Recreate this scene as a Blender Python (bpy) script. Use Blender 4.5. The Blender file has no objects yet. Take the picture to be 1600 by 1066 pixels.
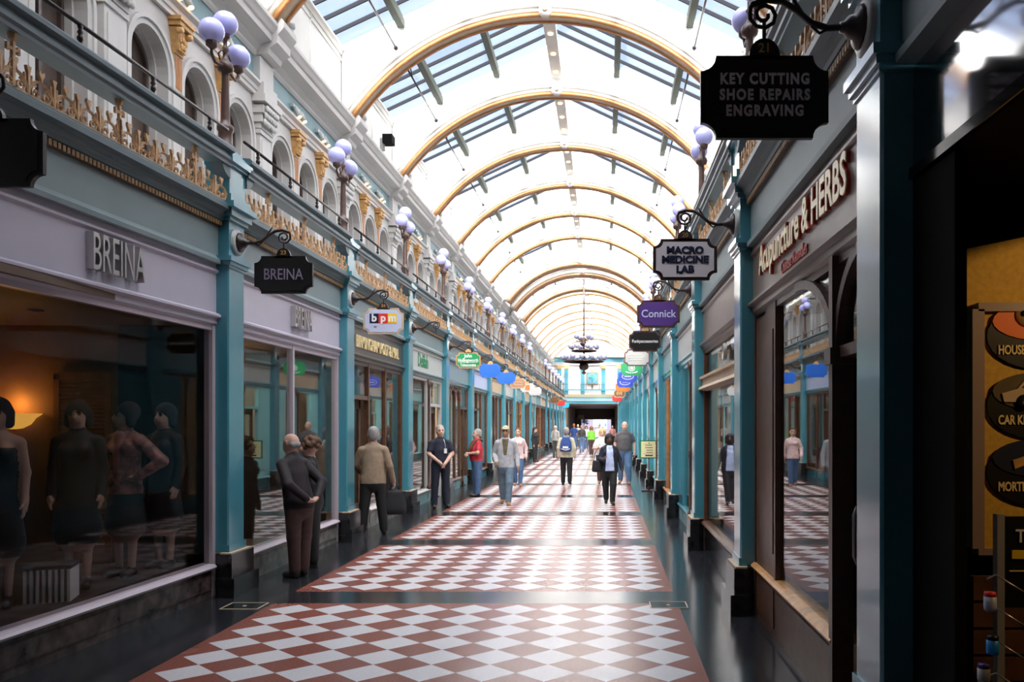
import bpy, math, random
import numpy as np
from math import pi, sin, cos, sqrt, atan2, radians
from mathutils import Vector, Matrix

SC = bpy.context.scene
COL = SC.collection
# ------------------------------------------------------------------ camera
EYE = 1.8
cam_data = bpy.data.cameras.new('camera')
cam = bpy.data.objects.new('camera', cam_data)
COL.objects.link(cam)
cam_data.sensor_width = 36.0
cam_data.lens = 1300 * 36 / 1600
cam_data.shift_x = -(945 - 800) / 1600
cam_data.shift_y = (662 - 533) / 1600
cam_data.clip_start = 0.05
cam_data.clip_end = 500
cam.location = (0, 0, EYE)
cam.rotation_euler = (pi / 2, 0, 0)
SC.camera = cam
# ------------------------------------------------------------------ view, sky, sun
SC.view_settings.view_transform = 'Standard'
SC.view_settings.look = 'None'
SC.view_settings.exposure = 0.95
SC.view_settings.gamma = 1.0
SC.view_settings.use_curve_mapping = False
SC.cycles.max_bounces = 10
SC.cycles.diffuse_bounces = 5
SC.cycles.glossy_bounces = 4
SC.cycles.transparent_max_bounces = 24
SC.cycles.sample_clamp_indirect = 6.0
SC.cycles.caustics_reflective = False
SC.cycles.caustics_refractive = False
SC.cycles.use_denoising = True
world = bpy.data.worlds.new('sky')
SC.world = world
world.use_nodes = True
wn = world.node_tree.nodes
wl = world.node_tree.links
bg = wn['Background']
tc = wn.new('ShaderNodeTexCoord')
dot = wn.new('ShaderNodeVectorMath')
dot.operation = 'DOT_PRODUCT'
dot.inputs[1].default_value = (0.0, -0.80, 0.60)          # brighter, hazier sky on the sun's side behind the viewer
ramp = wn.new('ShaderNodeValToRGB')
wl.new(tc.outputs['Generated'], dot.inputs[0])
wl.new(dot.outputs['Value'], ramp.inputs[0])
ramp.color_ramp.elements[0].position = 0.2
ramp.color_ramp.elements[0].color = (0.046, 0.057, 0.084, 1)
ramp.color_ramp.elements[1].position = 0.85
ramp.color_ramp.elements[1].color = (1.0, 0.98, 0.97, 1)
wl.new(ramp.outputs[0], bg.inputs[0])
bg.inputs[1].default_value = 8.0
sun_data = bpy.data.lights.new('sun', 'SUN')
sun = bpy.data.objects.new('sun', sun_data)
COL.objects.link(sun)
sun_data.energy = 8
sun_data.angle = radians(8)
sun_data.color = (1.0, 0.97, 0.93)
sun.rotation_euler = (radians(90 - 22), 0, radians(3))   # from behind the viewer, low over the roof

# ------------------------------------------------------------------ layout constants (metres)
XL, XR = -3.93, 1.28            # front planes of the two rows of columns
PITCH = 4.0
YL0, YR0 = 8.88, 8.05           # centre of the second visible column on each side
RC = -1.2                       # centre line of the roof
YEND = 84.0

# ------------------------------------------------------------------ materials
MATS = {}
def mat(name, col, rough=0.5, metal=0.0, spec=0.5, var=0.0, vscale=6.0, bump=0.0, emit=None, estr=0.0, coat=0.0):
    m = bpy.data.materials.new(name)
    m.use_nodes = True
    nt = m.node_tree
    b = nt.nodes['Principled BSDF']
    b.inputs['Base Color'].default_value = (*col, 1)
    b.inputs['Roughness'].default_value = rough
    b.inputs['Metallic'].default_value = metal
    b.inputs['Specular IOR Level'].default_value = spec
    b.inputs['Coat Weight'].default_value = coat
    b.inputs['Coat Roughness'].default_value = 0.12
    if emit:
        b.inputs['Emission Color'].default_value = (*emit, 1)
        b.inputs['Emission Strength'].default_value = estr
    if var > 0 or bump > 0:
        t = nt.nodes.new('ShaderNodeTexCoord')
        n = nt.nodes.new('ShaderNodeTexNoise')
        n.inputs['Scale'].default_value = vscale
        n.inputs['Detail'].default_value = 5
        nt.links.new(t.outputs['Object'], n.inputs['Vector'])
        if var > 0:
            r = nt.nodes.new('ShaderNodeValToRGB')
            r.color_ramp.elements[0].position = 0.3
            r.color_ramp.elements[1].position = 0.7
            r.color_ramp.elements[0].color = (*[c * (1 - var) for c in col], 1)
            r.color_ramp.elements[1].color = (*[min(1, c * (1 + var)) for c in col], 1)
            nt.links.new(n.outputs['Fac'], r.inputs[0])
            nt.links.new(r.outputs[0], b.inputs['Base Color'])
        if bump > 0:
            bp = nt.nodes.new('ShaderNodeBump')
            bp.inputs['Strength'].default_value = bump
            bp.inputs['Distance'].default_value = 0.01
            nt.links.new(n.outputs['Fac'], bp.inputs['Height'])
            nt.links.new(bp.outputs[0], b.inputs['Normal'])
    MATS[name] = m
    return m

def glass(name, tint=(0.93, 0.95, 0.95), ior=1.52, dirt=0.0):
    m = bpy.data.materials.new(name)
    m.use_nodes = True
    nt = m.node_tree
    for n in list(nt.nodes):
        nt.nodes.remove(n)
    out = nt.nodes.new('ShaderNodeOutputMaterial')
    tr = nt.nodes.new('ShaderNodeBsdfTransparent')
    tr.inputs[0].default_value = (*tint, 1)
    gl = nt.nodes.new('ShaderNodeBsdfGlossy')
    gl.inputs['Roughness'].default_value = 0.0
    fr = nt.nodes.new('ShaderNodeFresnel')
    ge = nt.nodes.new('ShaderNodeNewGeometry')
    mr = nt.nodes.new('ShaderNodeMapRange')          # same reflectance from both faces of the pane
    mr.inputs['To Min'].default_value = ior
    mr.inputs['To Max'].default_value = 1.0 / ior
    nt.links.new(ge.outputs['Backfacing'], mr.inputs['Value'])
    nt.links.new(mr.outputs[0], fr.inputs[0])
    mx = nt.nodes.new('ShaderNodeMixShader')
    nt.links.new(fr.outputs[0], mx.inputs[0])
    nt.links.new(tr.outputs[0], mx.inputs[1])
    nt.links.new(gl.outputs[0], mx.inputs[2])
    nt.links.new(mx.outputs[0], out.inputs[0])
    MATS[name] = m
    return m

mat('letter_dim', (0.26, 0.21, 0.31), 0.5)
mat('teal_lit', (0.33, 0.74, 0.76), 0.35, var=0.05, vscale=3, coat=.6)  # teal lightened in the colour to imitate stronger light farther along
mat('slate', (0.105, 0.15, 0.165), 0.45, var=0.06, vscale=3)
mat('globe_lilac', (0.36, 0.36, 0.50), 0.25)
mat('street_wall', (0.10, 0.09, 0.125), 0.7)
mat('teal', (0.058, 0.255, 0.325), 0.32, var=0.06, vscale=3, coat=1.0)
mat('bar_black', (0.012, 0.012, 0.014), 0.8, spec=0.1)
mat('purlin_grey', (0.11, 0.12, 0.10), 0.8, spec=0.1)
mat('teal_pale', (0.20, 0.33, 0.355), 0.5, var=0.06, vscale=3)
mat('grey_green', (0.23, 0.295, 0.30), 0.5, var=0.05, vscale=2)
mat('cream', (0.56, 0.54, 0.50), 0.55, var=0.05, vscale=2)
mat('stone_white', (0.55, 0.525, 0.50), 0.55, var=0.05, vscale=2)
mat('plaster_white', (0.86, 0.85, 0.83), 0.7, var=0.02, vscale=1)
mat('bronze_paint', (0.46, 0.19, 0.06), 0.4, var=0.15, vscale=8)
mat('gold_tan', (0.58, 0.35, 0.18), 0.5, var=0.2, vscale=20)
mat('gold', (0.56, 0.31, 0.11), 0.45, metal=0.1, var=0.2, vscale=20)
mat('gold_dull', (0.36, 0.22, 0.10), 0.5, var=0.25, vscale=25)
mat('tan', (0.55, 0.42, 0.29), 0.55, var=0.08)
mat('iron', (0.035, 0.022, 0.02), 0.35, spec=0.5, var=0.3, vscale=15)
mat('iron_brown', (0.085, 0.045, 0.035), 0.38, var=0.25, vscale=15)
mat('black_stone', (0.016, 0.016, 0.018), 0.18, var=0.4, vscale=12)
mat('black_gloss', (0.008, 0.008, 0.009), 0.12)
mat('black_matt', (0.004, 0.004, 0.004), 0.8, spec=0.1)
mat('marble_dark', (0.09, 0.065, 0.06), 0.16, var=0.75, vscale=7)
mat('marble_grey', (0.22, 0.21, 0.19), 0.25, var=0.4, vscale=6)
mat('lilac', (0.54, 0.50, 0.58), 0.45, var=0.02)
mat('lilac_frame', (0.55, 0.47, 0.52), 0.4)
mat('wood_brown', (0.11, 0.05, 0.028), 0.35, var=0.3, vscale=9)
mat('wood_orange', (0.36, 0.15, 0.05), 0.35, var=0.25, vscale=9)
mat('wood_gold', (0.62, 0.32, 0.12), 0.3, var=0.25, vscale=9)
mat('fascia_brown', (0.20, 0.15, 0.12), 0.35, var=0.1)
mat('fascia_dark', (0.085, 0.07, 0.062), 0.3, var=0.1)
mat('fascia_white', (0.52, 0.52, 0.50), 0.4, var=0.04)
mat('fascia_gloss', (0.55, 0.54, 0.55), 0.08, metal=1.0)
mat('globe', (0.55, 0.55, 1.0), 0.2, spec=0.5)
mat('frame_grey', (0.30, 0.22, 0.22), 0.4)
mat('steel', (0.6, 0.58, 0.57), 0.3, metal=0.8)
mat('grey_metal', (0.30, 0.30, 0.28), 0.45, var=0.1)
mat('letter_cream', (0.85, 0.68, 0.36), 0.35)
mat('letter_red', (0.5, 0.03, 0.02), 0.4)
mat('letter_white', (0.82, 0.80, 0.76), 0.4)
mat('letter_grey', (0.62, 0.52, 0.60), 0.5)
mat('letter_pale', (0.85, 0.76, 0.82), 0.5)
mat('letter_green', (0.03, 0.22, 0.09), 0.5)
mat('sign_black', (0.01, 0.009, 0.009), 0.35)
mat('sign_grey', (0.82, 0.76, 0.82), 0.4)
mat('sign_white', (0.50, 0.49, 0.48), 0.4)
mat('sign_blue', (0.012, 0.13, 0.60), 0.4)
mat('sign_navy', (0.02, 0.05, 0.42), 0.4)
mat('sign_purple', (0.085, 0.035, 0.20), 0.4)
mat('sign_green', (0.01, 0.30, 0.10), 0.4)
mat('sign_brown', (0.40, 0.19, 0.09), 0.5)
mat('sign_darkbrown', (0.16, 0.07, 0.03), 0.5)
mat('sign_orange', (0.85, 0.16, 0.01), 0.4)
mat('sign_red', (0.72, 0.03, 0.02), 0.4)
mat('sign_yellow', (0.85, 0.55, 0.02), 0.4)
mat('sign_sky', (0.02, 0.33, 0.85), 0.4)
mat('sign_lilac', (0.52, 0.56, 0.74), 0.4)
mat('paper_cream', (0.86, 0.78, 0.45), 0.6)
mat('navy_ink', (0.01, 0.015, 0.05), 0.4)
mat('shop_lilac', (0.25, 0.22, 0.30), 0.6)
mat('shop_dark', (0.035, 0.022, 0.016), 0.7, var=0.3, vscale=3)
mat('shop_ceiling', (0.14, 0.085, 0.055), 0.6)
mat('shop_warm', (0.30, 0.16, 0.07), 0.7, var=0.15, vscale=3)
mat('shop_cream', (0.62, 0.55, 0.45), 0.7, var=0.08, vscale=3)
mat('shop_white', (0.74, 0.74, 0.70), 0.7, var=0.05, vscale=3)
mat('shop_floor', (0.16, 0.10, 0.07), 0.4, var=0.2, vscale=5)
mat('window_dark', (0.09, 0.065, 0.055), 0.25, var=0.2, vscale=5)
mat('yellow_wall', (0.60, 0.36, 0.05), 0.7, var=0.12, vscale=40)
mat('lamp_warm', (0.9, 0.7, 0.4), 0.5, emit=(1.0, 0.55, 0.18), estr=6)
mat('lamp_bowl', (0.9, 0.6, 0.2), 0.5, emit=(1.0, 0.50, 0.08), estr=.45)
mat('lamp_white', (0.9, 0.88, 0.8), 0.5, emit=(1.0, 0.85, 0.6), estr=5)
glass('shop_glass', ior=1.5)
mat('shop_brown', (0.11, 0.08, 0.06), 0.7, var=.3, vscale=3)
glass('display_glass', tint=(0.80, 0.79, 0.80), ior=1.17)
glass('roof_glass', tint=(0.88, 0.92, 0.97), ior=1.2)

def floor_mat():
    m = bpy.data.materials.new('floor_tiles')
    m.use_nodes = True
    nt = m.node_tree
    L = nt.links
    b = nt.nodes['Principled BSDF']
    tcn = nt.nodes.new('ShaderNodeTexCoord')
    s = nt.nodes.new('ShaderNodeSeparateXYZ')
    L.new(tcn.outputs['Object'], s.inputs[0])
    def M(op, a, c=None, d=None):
        n = nt.nodes.new('ShaderNodeMath')
        n.operation = op
        for i, v in enumerate((a, c, d)):
            if v is None:
                continue
            if isinstance(v, (int, float)):
                n.inputs[i].default_value = v
            else:
                L.new(v, n.inputs[i])
        return n.outputs[0]
    X, Y = s.outputs['X'], s.outputs['Y']
    x0, px, py = -3.25, 0.4345, 0.41
    # along the arcade: period 4, the black strip centred under the columns
    v = M('MODULO', M('ADD', M('SUBTRACT', Y, 8.62), 40.0), PITCH)          # 0 at strip centre
    inpan = M('MULTIPLY', M('GREATER_THAN', v, 0.29), M('LESS_THAN', v, 3.71))
    inpan = M('MULTIPLY', inpan, M('MULTIPLY', M('GREATER_THAN', X, x0 - 0.07), M('LESS_THAN', X, x0 + 9 * px + 0.07)))
    indi = M('MULTIPLY', M('GREATER_THAN', v, 2.0 - 4 * py), M('LESS_THAN', v, 2.0 + 4 * py))
    indi = M('MULTIPLY', indi, M('MULTIPLY', M('GREATER_THAN', X, x0), M('LESS_THAN', X, x0 + 9 * px)))
    fu = M('ABSOLUTE', M('SUBTRACT', M('FRACT', M('DIVIDE', M('SUBTRACT', X, x0), px)), 0.5))
    fv = M('ABSOLUTE', M('SUBTRACT', M('FRACT', M('ADD', M('DIVIDE', M('SUBTRACT', v, 2.0), py), 8.0)), 0.5))
    white = M('MULTIPLY', M('LESS_THAN', M('ADD', fu, fv), 0.5), indi)
    nz = nt.nodes.new('ShaderNodeTexNoise')
    nz.inputs['Scale'].default_value = 40
    nz.inputs['Detail'].default_value = 6
    L.new(tcn.outputs['Object'], nz.inputs['Vector'])
    def mix(f, a, c):
        n = nt.nodes.new('ShaderNodeMix')
        n.data_type = 'RGBA'
        L.new(f, n.inputs['Factor'])
        for k, val in ((6, a), (7, c)):
            if isinstance(val, tuple):
                n.inputs[k].default_value = (*val, 1)
            else:
                L.new(val, n.inputs[k])
        return n.outputs[2]
    red = mix(nz.outputs['Fac'], (0.17, 0.052, 0.038), (0.29, 0.10, 0.072))
    wht = mix(nz.outputs['Fac'], (0.54, 0.51, 0.53), (0.70, 0.67, 0.68))
    blk = mix(nz.outputs['Fac'], (0.010, 0.011, 0.014), (0.03, 0.03, 0.034))
    c = mix(inpan, blk, mix(white, red, wht))
    L.new(c, b.inputs['Base Color'])
    nz2 = nt.nodes.new('ShaderNodeTexNoise')
    nz2.inputs['Scale'].default_value = 1.3
    L.new(tcn.outputs['Object'], nz2.inputs['Vector'])
    r = M('ADD', M('MULTIPLY', nz2.outputs['Fac'], 0.10), 0.20)
    r = M('SUBTRACT', r, M('MULTIPLY', M('SUBTRACT', 1.0, inpan), 0.08))
    L.new(r, b.inputs['Roughness'])
    L.new(M('SUBTRACT', 0.75, M('MULTIPLY', inpan, 0.45)), b.inputs['Specular IOR Level'])
    MATS['floor_tiles'] = m
floor_mat()

# ------------------------------------------------------------------ mesh builder
class MB:
    def __init__(self):
        self.v, self.f, self.m, self.s = [], [], [], []
        self.slots = []
    def slot(self, name):
        if name not in self.slots:
            self.slots.append(name)
        return self.slots.index(name)
    def add(self, verts, faces, m, smooth=False):
        o = len(self.v)
        k = self.slot(m)
        self.v += [tuple(p) for p in verts]
        for f in faces:
            self.f.append(tuple(i + o for i in f))
            self.m.append(k)
            self.s.append(smooth)
        return self
    def join(self, other, M=None):
        o = len(self.v)
        self.v += [tuple(M @ Vector(p)) for p in other.v] if M else list(other.v)
        ks = [self.slot(n) for n in other.slots]
        for f, m, s in zip(other.f, other.m, other.s):
            self.f.append(tuple(i + o for i in f))
            self.m.append(ks[m])
            self.s.append(s)
        return self
    def box(self, x0, x1, y0, y1, z0, z1, m):
        x0, x1 = min(x0, x1), max(x0, x1); y0, y1 = min(y0, y1), max(y0, y1); z0, z1 = min(z0, z1), max(z0, z1)
        v = [(x0, y0, z0), (x1, y0, z0), (x1, y1, z0), (x0, y1, z0), (x0, y0, z1), (x1, y0, z1), (x1, y1, z1), (x0, y1, z1)]
        return self.add(v, [(0, 3, 2, 1), (4, 5, 6, 7), (0, 1, 5, 4), (1, 2, 6, 5), (2, 3, 7, 6), (3, 0, 4, 7)], m)
    def quad(self, a, b, c, d, m):
        return self.add([a, b, c, d], [(0, 1, 2, 3)], m)
    def prism(self, poly, fa, fb, m, smooth=False):
        """fa, fb map a 2-D point of poly to the two end caps."""
        n = len(poly)
        v = [fa(*p) for p in poly] + [fb(*p) for p in poly]
        f = [tuple(range(n - 1, -1, -1)), tuple(range(n, 2 * n))]
        self.add(v, f, m)
        o = len(self.v) - 2 * n
        k = self.slot(m)
        for i in range(n):
            j = (i + 1) % n
            self.f.append((o + i, o + j, o + n + j, o + n + i)); self.m.append(k); self.s.append(smooth)
        return self
    def prof_x(self, pts, x0, x1, m):      # (y,z) outline swept along x
        return self.prism(pts, lambda y, z: (x0, y, z), lambda y, z: (x1, y, z), m)
    def elev(self, pts, y0, y1, m):        # (x,z) outline with depth y0..y1
        return self.prism(pts, lambda x, z: (x, y0, z), lambda x, z: (x, y1, z), m)
    def plan(self, pts, z0, z1, m):
        return self.prism(pts, lambda x, y: (x, y, z0), lambda x, y: (x, y, z1), m)
    def tube(self, path, r, m, n=6, cap=True, smooth=True):
        P = [Vector(p) for p in path]
        R = r if isinstance(r, (list, tuple)) else [r] * len(P)
        rings = []
        up = Vector((0.13, 0.31, 0.94)).normalized()
        for i, p in enumerate(P):
            t = (P[min(i + 1, len(P) - 1)] - P[max(i - 1, 0)]).normalized()
            a = t.cross(up)
            if a.length < 1e-3:
                a = t.cross(Vector((1, 0, 0)))
            a.normalize()
            b = t.cross(a).normalized()
            rings.append([p + (a * cos(2 * pi * k / n) + b * sin(2 * pi * k / n)) * R[i] for k in range(n)])
        v = [q for ring in rings for q in ring]
        f = []
        for i in range(len(P) - 1):
            for k in range(n):
                k2 = (k + 1) % n
                f.append((i * n + k, i * n + k2, (i + 1) * n + k2, (i + 1) * n + k))
        if cap:
            f.append(tuple(range(n - 1, -1, -1)))
            f.append(tuple(range((len(P) - 1) * n, len(P) * n)))
        return self.add(v, f, m, smooth)
    def lathe(self, prof, c, m, n=12, smooth=True, axis='z'):
        v, f = [], []
        for r, z in prof:
            for k in range(n):
                a = 2 * pi * k / n
                p = (r * cos(a), r * sin(a), z)
                if axis == 'y':
                    p = (p[0], p[2], p[1])
                elif axis == 'x':
                    p = (p[2], p[0], p[1])
                v.append((c[0] + p[0], c[1] + p[1], c[2] + p[2]))
        for i in range(len(prof) - 1):
            for k in range(n):
                k2 = (k + 1) % n
                q = (i * n + k, i * n + k2, (i + 1) * n + k2, (i + 1) * n + k)
                f.append(q[::-1] if axis == 'y' else q)
        top = tuple(range((len(prof) - 1) * n, len(prof) * n)); bot = tuple(range(n - 1, -1, -1))
        f += [top, bot]
        return self.add(v, f, m, smooth)
    def sphere(self, c, r, m, n=14, sc=(1, 1, 1)):
        h = max(6, n // 2 + 1)
        prof = []
        v, f = [], []
        for i in range(h + 1):
            t = pi * i / h
            for k in range(n):
                a = 2 * pi * k / n
                v.append((c[0] + r * sc[0] * sin(t) * cos(a), c[1] + r * sc[1] * sin(t) * sin(a), c[2] - r * sc[2] * cos(t)))
        for i in range(h):
            for k in range(n):
                k2 = (k + 1) % n
                f.append((i * n + k, i * n + k2, (i + 1) * n + k2, (i + 1) * n + k))
        return self.add(v, f, m, True)
    def arcband(self, cx, cz, r0, r1, y0, y1, a0, a1, n, m, smooth=False):
        """a curved bar standing in the x-z plane, between radii r0 and r1 and depths y0..y1."""
        v, f = [], []
        for i in range(n + 1):
            a = a0 + (a1 - a0) * i / n
            for r, y in ((r0, y0), (r1, y0), (r1, y1), (r0, y1)):
                v.append((cx + r * cos(a), y, cz + r * sin(a)))
        for i in range(n):
            for k in range(4):
                k2 = (k + 1) % 4
                f.append((i * 4 + k, (i + 1) * 4 + k, (i + 1) * 4 + k2, i * 4 + k2))
        f += [(0, 1, 2, 3), (n * 4 + 3, n * 4 + 2, n * 4 + 1, n * 4)]
        return self.add(v, f, m, smooth)
    def text(self, s, M, size, m, ext=0.004, fat=0.0, sx=1.0, align='CENTER', space=1.0):
        cu = bpy.data.curves.new('lettering', 'FONT')
        cu.body = s
        cu.size = size
        cu.extrude = ext
        cu.offset = fat
        cu.align_x = align
        cu.align_y = 'CENTER'
        cu.space_character = space
        cu.resolution_u = 3
        ob = bpy.data.objects.new('lettering', cu)
        me = ob.to_mesh()
        S = Matrix.Diagonal((sx, 1, 1, 1))
        self.add([M @ S @ v.co for v in me.vertices], [tuple(p.vertices) for p in me.polygons], m)
        ob.to_mesh_clear()
        bpy.data.objects.remove(ob)
        bpy.data.curves.remove(cu)
        return self
    def mesh(self, name):
        me = bpy.data.meshes.new(name)
        me.from_pydata(self.v, [], self.f)
        for s in self.slots:
            me.materials.append(MATS[s])
        me.polygons.foreach_set('material_index', self.m)
        me.polygons.foreach_set('use_smooth', self.s)
        me.update()
        return me

def fr(o, x, z):
    """frame whose x is X-axis x, y is z, normal out: columns of a text matrix."""
    n = Vector(x).cross(Vector(z))
    return Matrix(((x[0], z[0], n[0], o[0]), (x[1], z[1], n[1], o[1]), (x[2], z[2], n[2], o[2]), (0, 0, 0, 1)))
def front(x, y, z):                 # lettering on a face that looks to -y
    return fr((x, y, z), (1, 0, 0), (0, 0, 1))

ORD = ['first', 'second', 'third', 'fourth', 'fifth', 'sixth', 'seventh', 'eighth', 'ninth', 'tenth', 'eleventh', 'twelfth', 'thirteenth',
       'fourteenth', 'fifteenth', 'sixteenth', 'seventeenth', 'eighteenth', 'nineteenth', 'twentieth', 'twenty-first', 'twenty-second', 'twenty-third', 'twenty-fourth']
def put(name, mesh, parent=None, loc=(0, 0, 0), rz=0.0, **props):
    if isinstance(mesh, MB):
        mesh = mesh.mesh(name)
    o = bpy.data.objects.new(name, mesh)
    COL.objects.link(o)
    if parent:
        o.parent = parent
    o.location = loc
    o.rotation_euler = (0, 0, rz)
    for k, v in props.items():
        if v:
            o[k] = v
    return o

class Kind:
    """one kind of thing: its parts as (name, MB, [(sub-part name, MB), ...])."""
    def __init__(self, name, category, parts):
        self.name, self.category = name, category
        self.parts = parts
        self.proto = None
        self.single = None
    def place(self, label, loc, rz=0.0, group=None, plain=False):
        if plain:                               # too small in the picture to show its parts
            if self.single is None:
                j = MB()
                for p in self.parts:
                    j.join(p[1])
                    for q in (p[2] if len(p) > 2 else []):
                        j.join(q[1])
                self.single = put(self.name, j)
                o = self.single
            else:
                o = self.single.copy()
                COL.objects.link(o)
        elif self.proto is None:
            o = put(self.name, None)
            for p in self.parts:
                c = put(p[0], p[1], o)
                for q in (p[2] if len(p) > 2 else []):
                    put(q[0], q[1], c)
            self.proto = o
        else:
            src = self.proto
            o = src.copy()
            COL.objects.link(o)
            for ch in src.children:
                c = ch.copy()
                COL.objects.link(c)
                c.parent = o
                for g in ch.children:
                    d = g.copy()
                    COL.objects.link(d)
                    d.parent = c
        o.location = loc
        o.rotation_euler = (0, 0, rz)
        o['label'] = label
        o['category'] = self.category
        if group:
            o['group'] = group
        elif 'group' in o:
            del o['group']
        return o

def structure(name, mb, loc=(0, 0, 0), rz=0.0):
    return put(name, mb, None, loc, rz, kind='structure')

LROT, RROT = pi / 2, -pi / 2
SIDE = {'L': 'mannequin-shop side', 'R': 'herbalist side'}
# ------------------------------------------------------------------ column (elevation frame: x along the wall, -y to the corridor)
def column_kind(teal):
    pl = MB()
    pl.box(-.27, .27, -.07, .06, 0, .44, 'black_stone').box(-.31, .31, -.11, .06, 0, .2, 'black_stone').box(-.188, .188, .06, .24, 0, .44, 'black_stone')
    pl.box(-.255, .255, -.055, .06, .44, .455, 'tan').box(-.188, .188, .06, .24, .44, .455, 'tan')
    sh = MB()
    ch = .015
    sh.plan([(-.19, .24), (-.19, ch), (-.19 + ch, 0), (.19 - ch, 0), (.19, ch), (.19, .24)], .455, 3.56, teal)
    sh.box(-.205, .205, -.015, .06, .455, .53, teal)
    cp = MB()
    for z0, z1, e in ((3.43, 3.46, .012), (3.46, 3.50, .03), (3.50, 3.55, .05)):
        cp.box(-.19 - e, .19 + e, -e, .24, z0, z1, teal)
    cp.box(-.18, .18, .0, .24, 3.55, 3.93, teal)
    for z0, z1, e in ((3.93, 3.97, .03), (3.97, 4.05, .06), (4.05, 4.11, .10)):
        cp.box(-.19 - e, .19 + e, -e, .24, z0, z1, teal)
    pd = MB()
    pd.box(-.22, .22, -.04, .24, 4.11, 4.2, teal).box(-.19, .19, -.01, .24, 4.2, 4.5, teal)
    for z0, z1, e in ((4.5, 4.53, .03), (4.53, 4.6, .06), (4.6, 4.64, .03)):
        pd.box(-.19 - e, .19 + e, -.01 - e, .24, z0, z1, teal)
    pd.box(-.17, .17, .01, .24, 4.64, 4.7, teal)
    rd = MB()
    rd.lathe([(.14, 0), (.14, -.02), (.12, -.035), (.10, -.035), (.09, -.025)][::-1], (0, 0, 3.73), 'fascia_white', 18, axis='y')
    return Kind('gallery_column', 'column', [('plinth', pl), ('shaft', sh), ('capital', cp, [('roundel', rd)]), ('pedestal', pd)])

# ------------------------------------------------------------------ three-globe lamp standing on the pedestal (arms along the arcade)
def lamp_kind():
    po = MB()
    po.lathe([(.10, 0), (.10, .05), (.075, .08), (.07, .2), (.085, .23), (.085, .27), (.05, .30), (.046, .34), (.042, .55), (.036, .80), (.036, .84),
              (.075, .86), (.085, .90), (.075, .94), (.045, .97), (.03, 1.0), (.022, 1.06), (.04, 1.09), (.022, 1.12), (.02, 1.2), (.05, 1.22), (.05, 1.25)], (0, 0, 0), 'iron_brown', 12)
    parts = [('lamp_post', po)]
    g = MB().sphere((0, 0, 1.37), .128, 'globe', 18)
    parts.append(('globe', g))
    for s in (-1, 1):
        a = MB()
        a.tube([(0, 0, .92), (s * .12, 0, .88), (s * .24, 0, .86), (s * .31, 0, .92), (s * .31, 0, .98)], .017, 'iron_brown', 6)
        a.tube([(0, 0, 1.05), (s * .08, 0, 1.06), (s * .16, 0, .98), (s * .12, 0, .93)], .01, 'iron_brown', 5)
        a.lathe([(.02, .96), (.055, .99), (.06, 1.03), (.05, 1.05)], (s * .31, 0, 0), 'iron_brown', 10)
        parts.append(('lamp_arm', a, [('globe', MB().sphere((s * .31, 0, 1.15), .128, 'globe', 18))]))
    return Kind('globe_lamp', 'lamp', parts)

# ------------------------------------------------------------------ gallery front between two columns
def cresting():
    b = MB()
    W = 3.6
    n = 14
    u = W / n
    z0 = 4.10
    b.box(-W / 2, W / 2, -.012, .012, z0, z0 + .018, 'gold_tan')
    for i in range(n):
        c = -W / 2 + u * (i + .5)
        arc = [(c + u * .5 * cos(t), 0, z0 + .015 + .13 * sin(t)) for t in [pi * k / 8 for k in range(9)]]
        b.tube(arc, .013, 'gold_tan', 4, smooth=False)
        for s in (-1, 1):            # the pair of scrolls inside the hoop
            sp = []
            for k in range(12):
                t = k / 11
                a = pi * .5 + s * (-2.6 * pi * t)
                r = .052 * (1 - .8 * t)
                sp.append((c + s * .052 + r * cos(a), 0, z0 + .055 + r * sin(a)))
            b.tube(sp, .011, 'gold_tan', 4, smooth=False)
        e = c - u / 2                # trumpet between hoops
        b.elev([(e - .008, z0), (e + .008, z0), (e + .010, z0 + .17), (e + .024, z0 + .215), (e - .024, z0 + .215), (e - .010, z0 + .17)], -.012, .012, 'gold_tan')
        for s in (-1, 1):
            b.tube([(e, 0, z0 + .04), (e + s * .03, 0, z0 + .10), (e + s * .035, 0, z0 + .16)], .010, 'gold_tan', 4, smooth=False)
        # heart over the crown of the hoop
        b.elev([(c - .006, z0 + .14), (c + .006, z0 + .14), (c + .008, z0 + .17), (c + .03, z0 + .205), (c + .026, z0 + .23), (c + .010, z0 + .225),
                (c, z0 + .213), (c - .010, z0 + .225), (c - .026, z0 + .23), (c - .03, z0 + .205), (c - .008, z0 + .17)], -.010, .010, 'gold_tan')
    for x in (-1.17, 0.0, 1.17):       # tall finials that reach the rail
        b.elev([(x - .013, z0), (x + .013, z0), (x + .011, z0 + .33), (x - .011, z0 + .33)], -.012, .012, 'gold_tan')
        b.lathe([(.0, z0 + .31), (.026, z0 + .34), (.033, z0 + .375), (.02, z0 + .42), (.0, z0 + .44)], (x, 0, 0), 'gold_tan', 6, smooth=False)
        b.box(x - .05, x + .05, -.010, .010, z0 + .26, z0 + .28, 'gold_tan')
        for s in (-1, 1):
            b.box(x + s * .05 - .012, x + s * .05 + .012, -.010, .010, z0 + .25, z0 + .30, 'gold_tan')
            b.tube([(x, 0, z0 + .10), (x + s * .035, 0, z0 + .15), (x + s * .02, 0, z0 + .2)], .008, 'gold_tan', 4, smooth=False)
    return b

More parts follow.
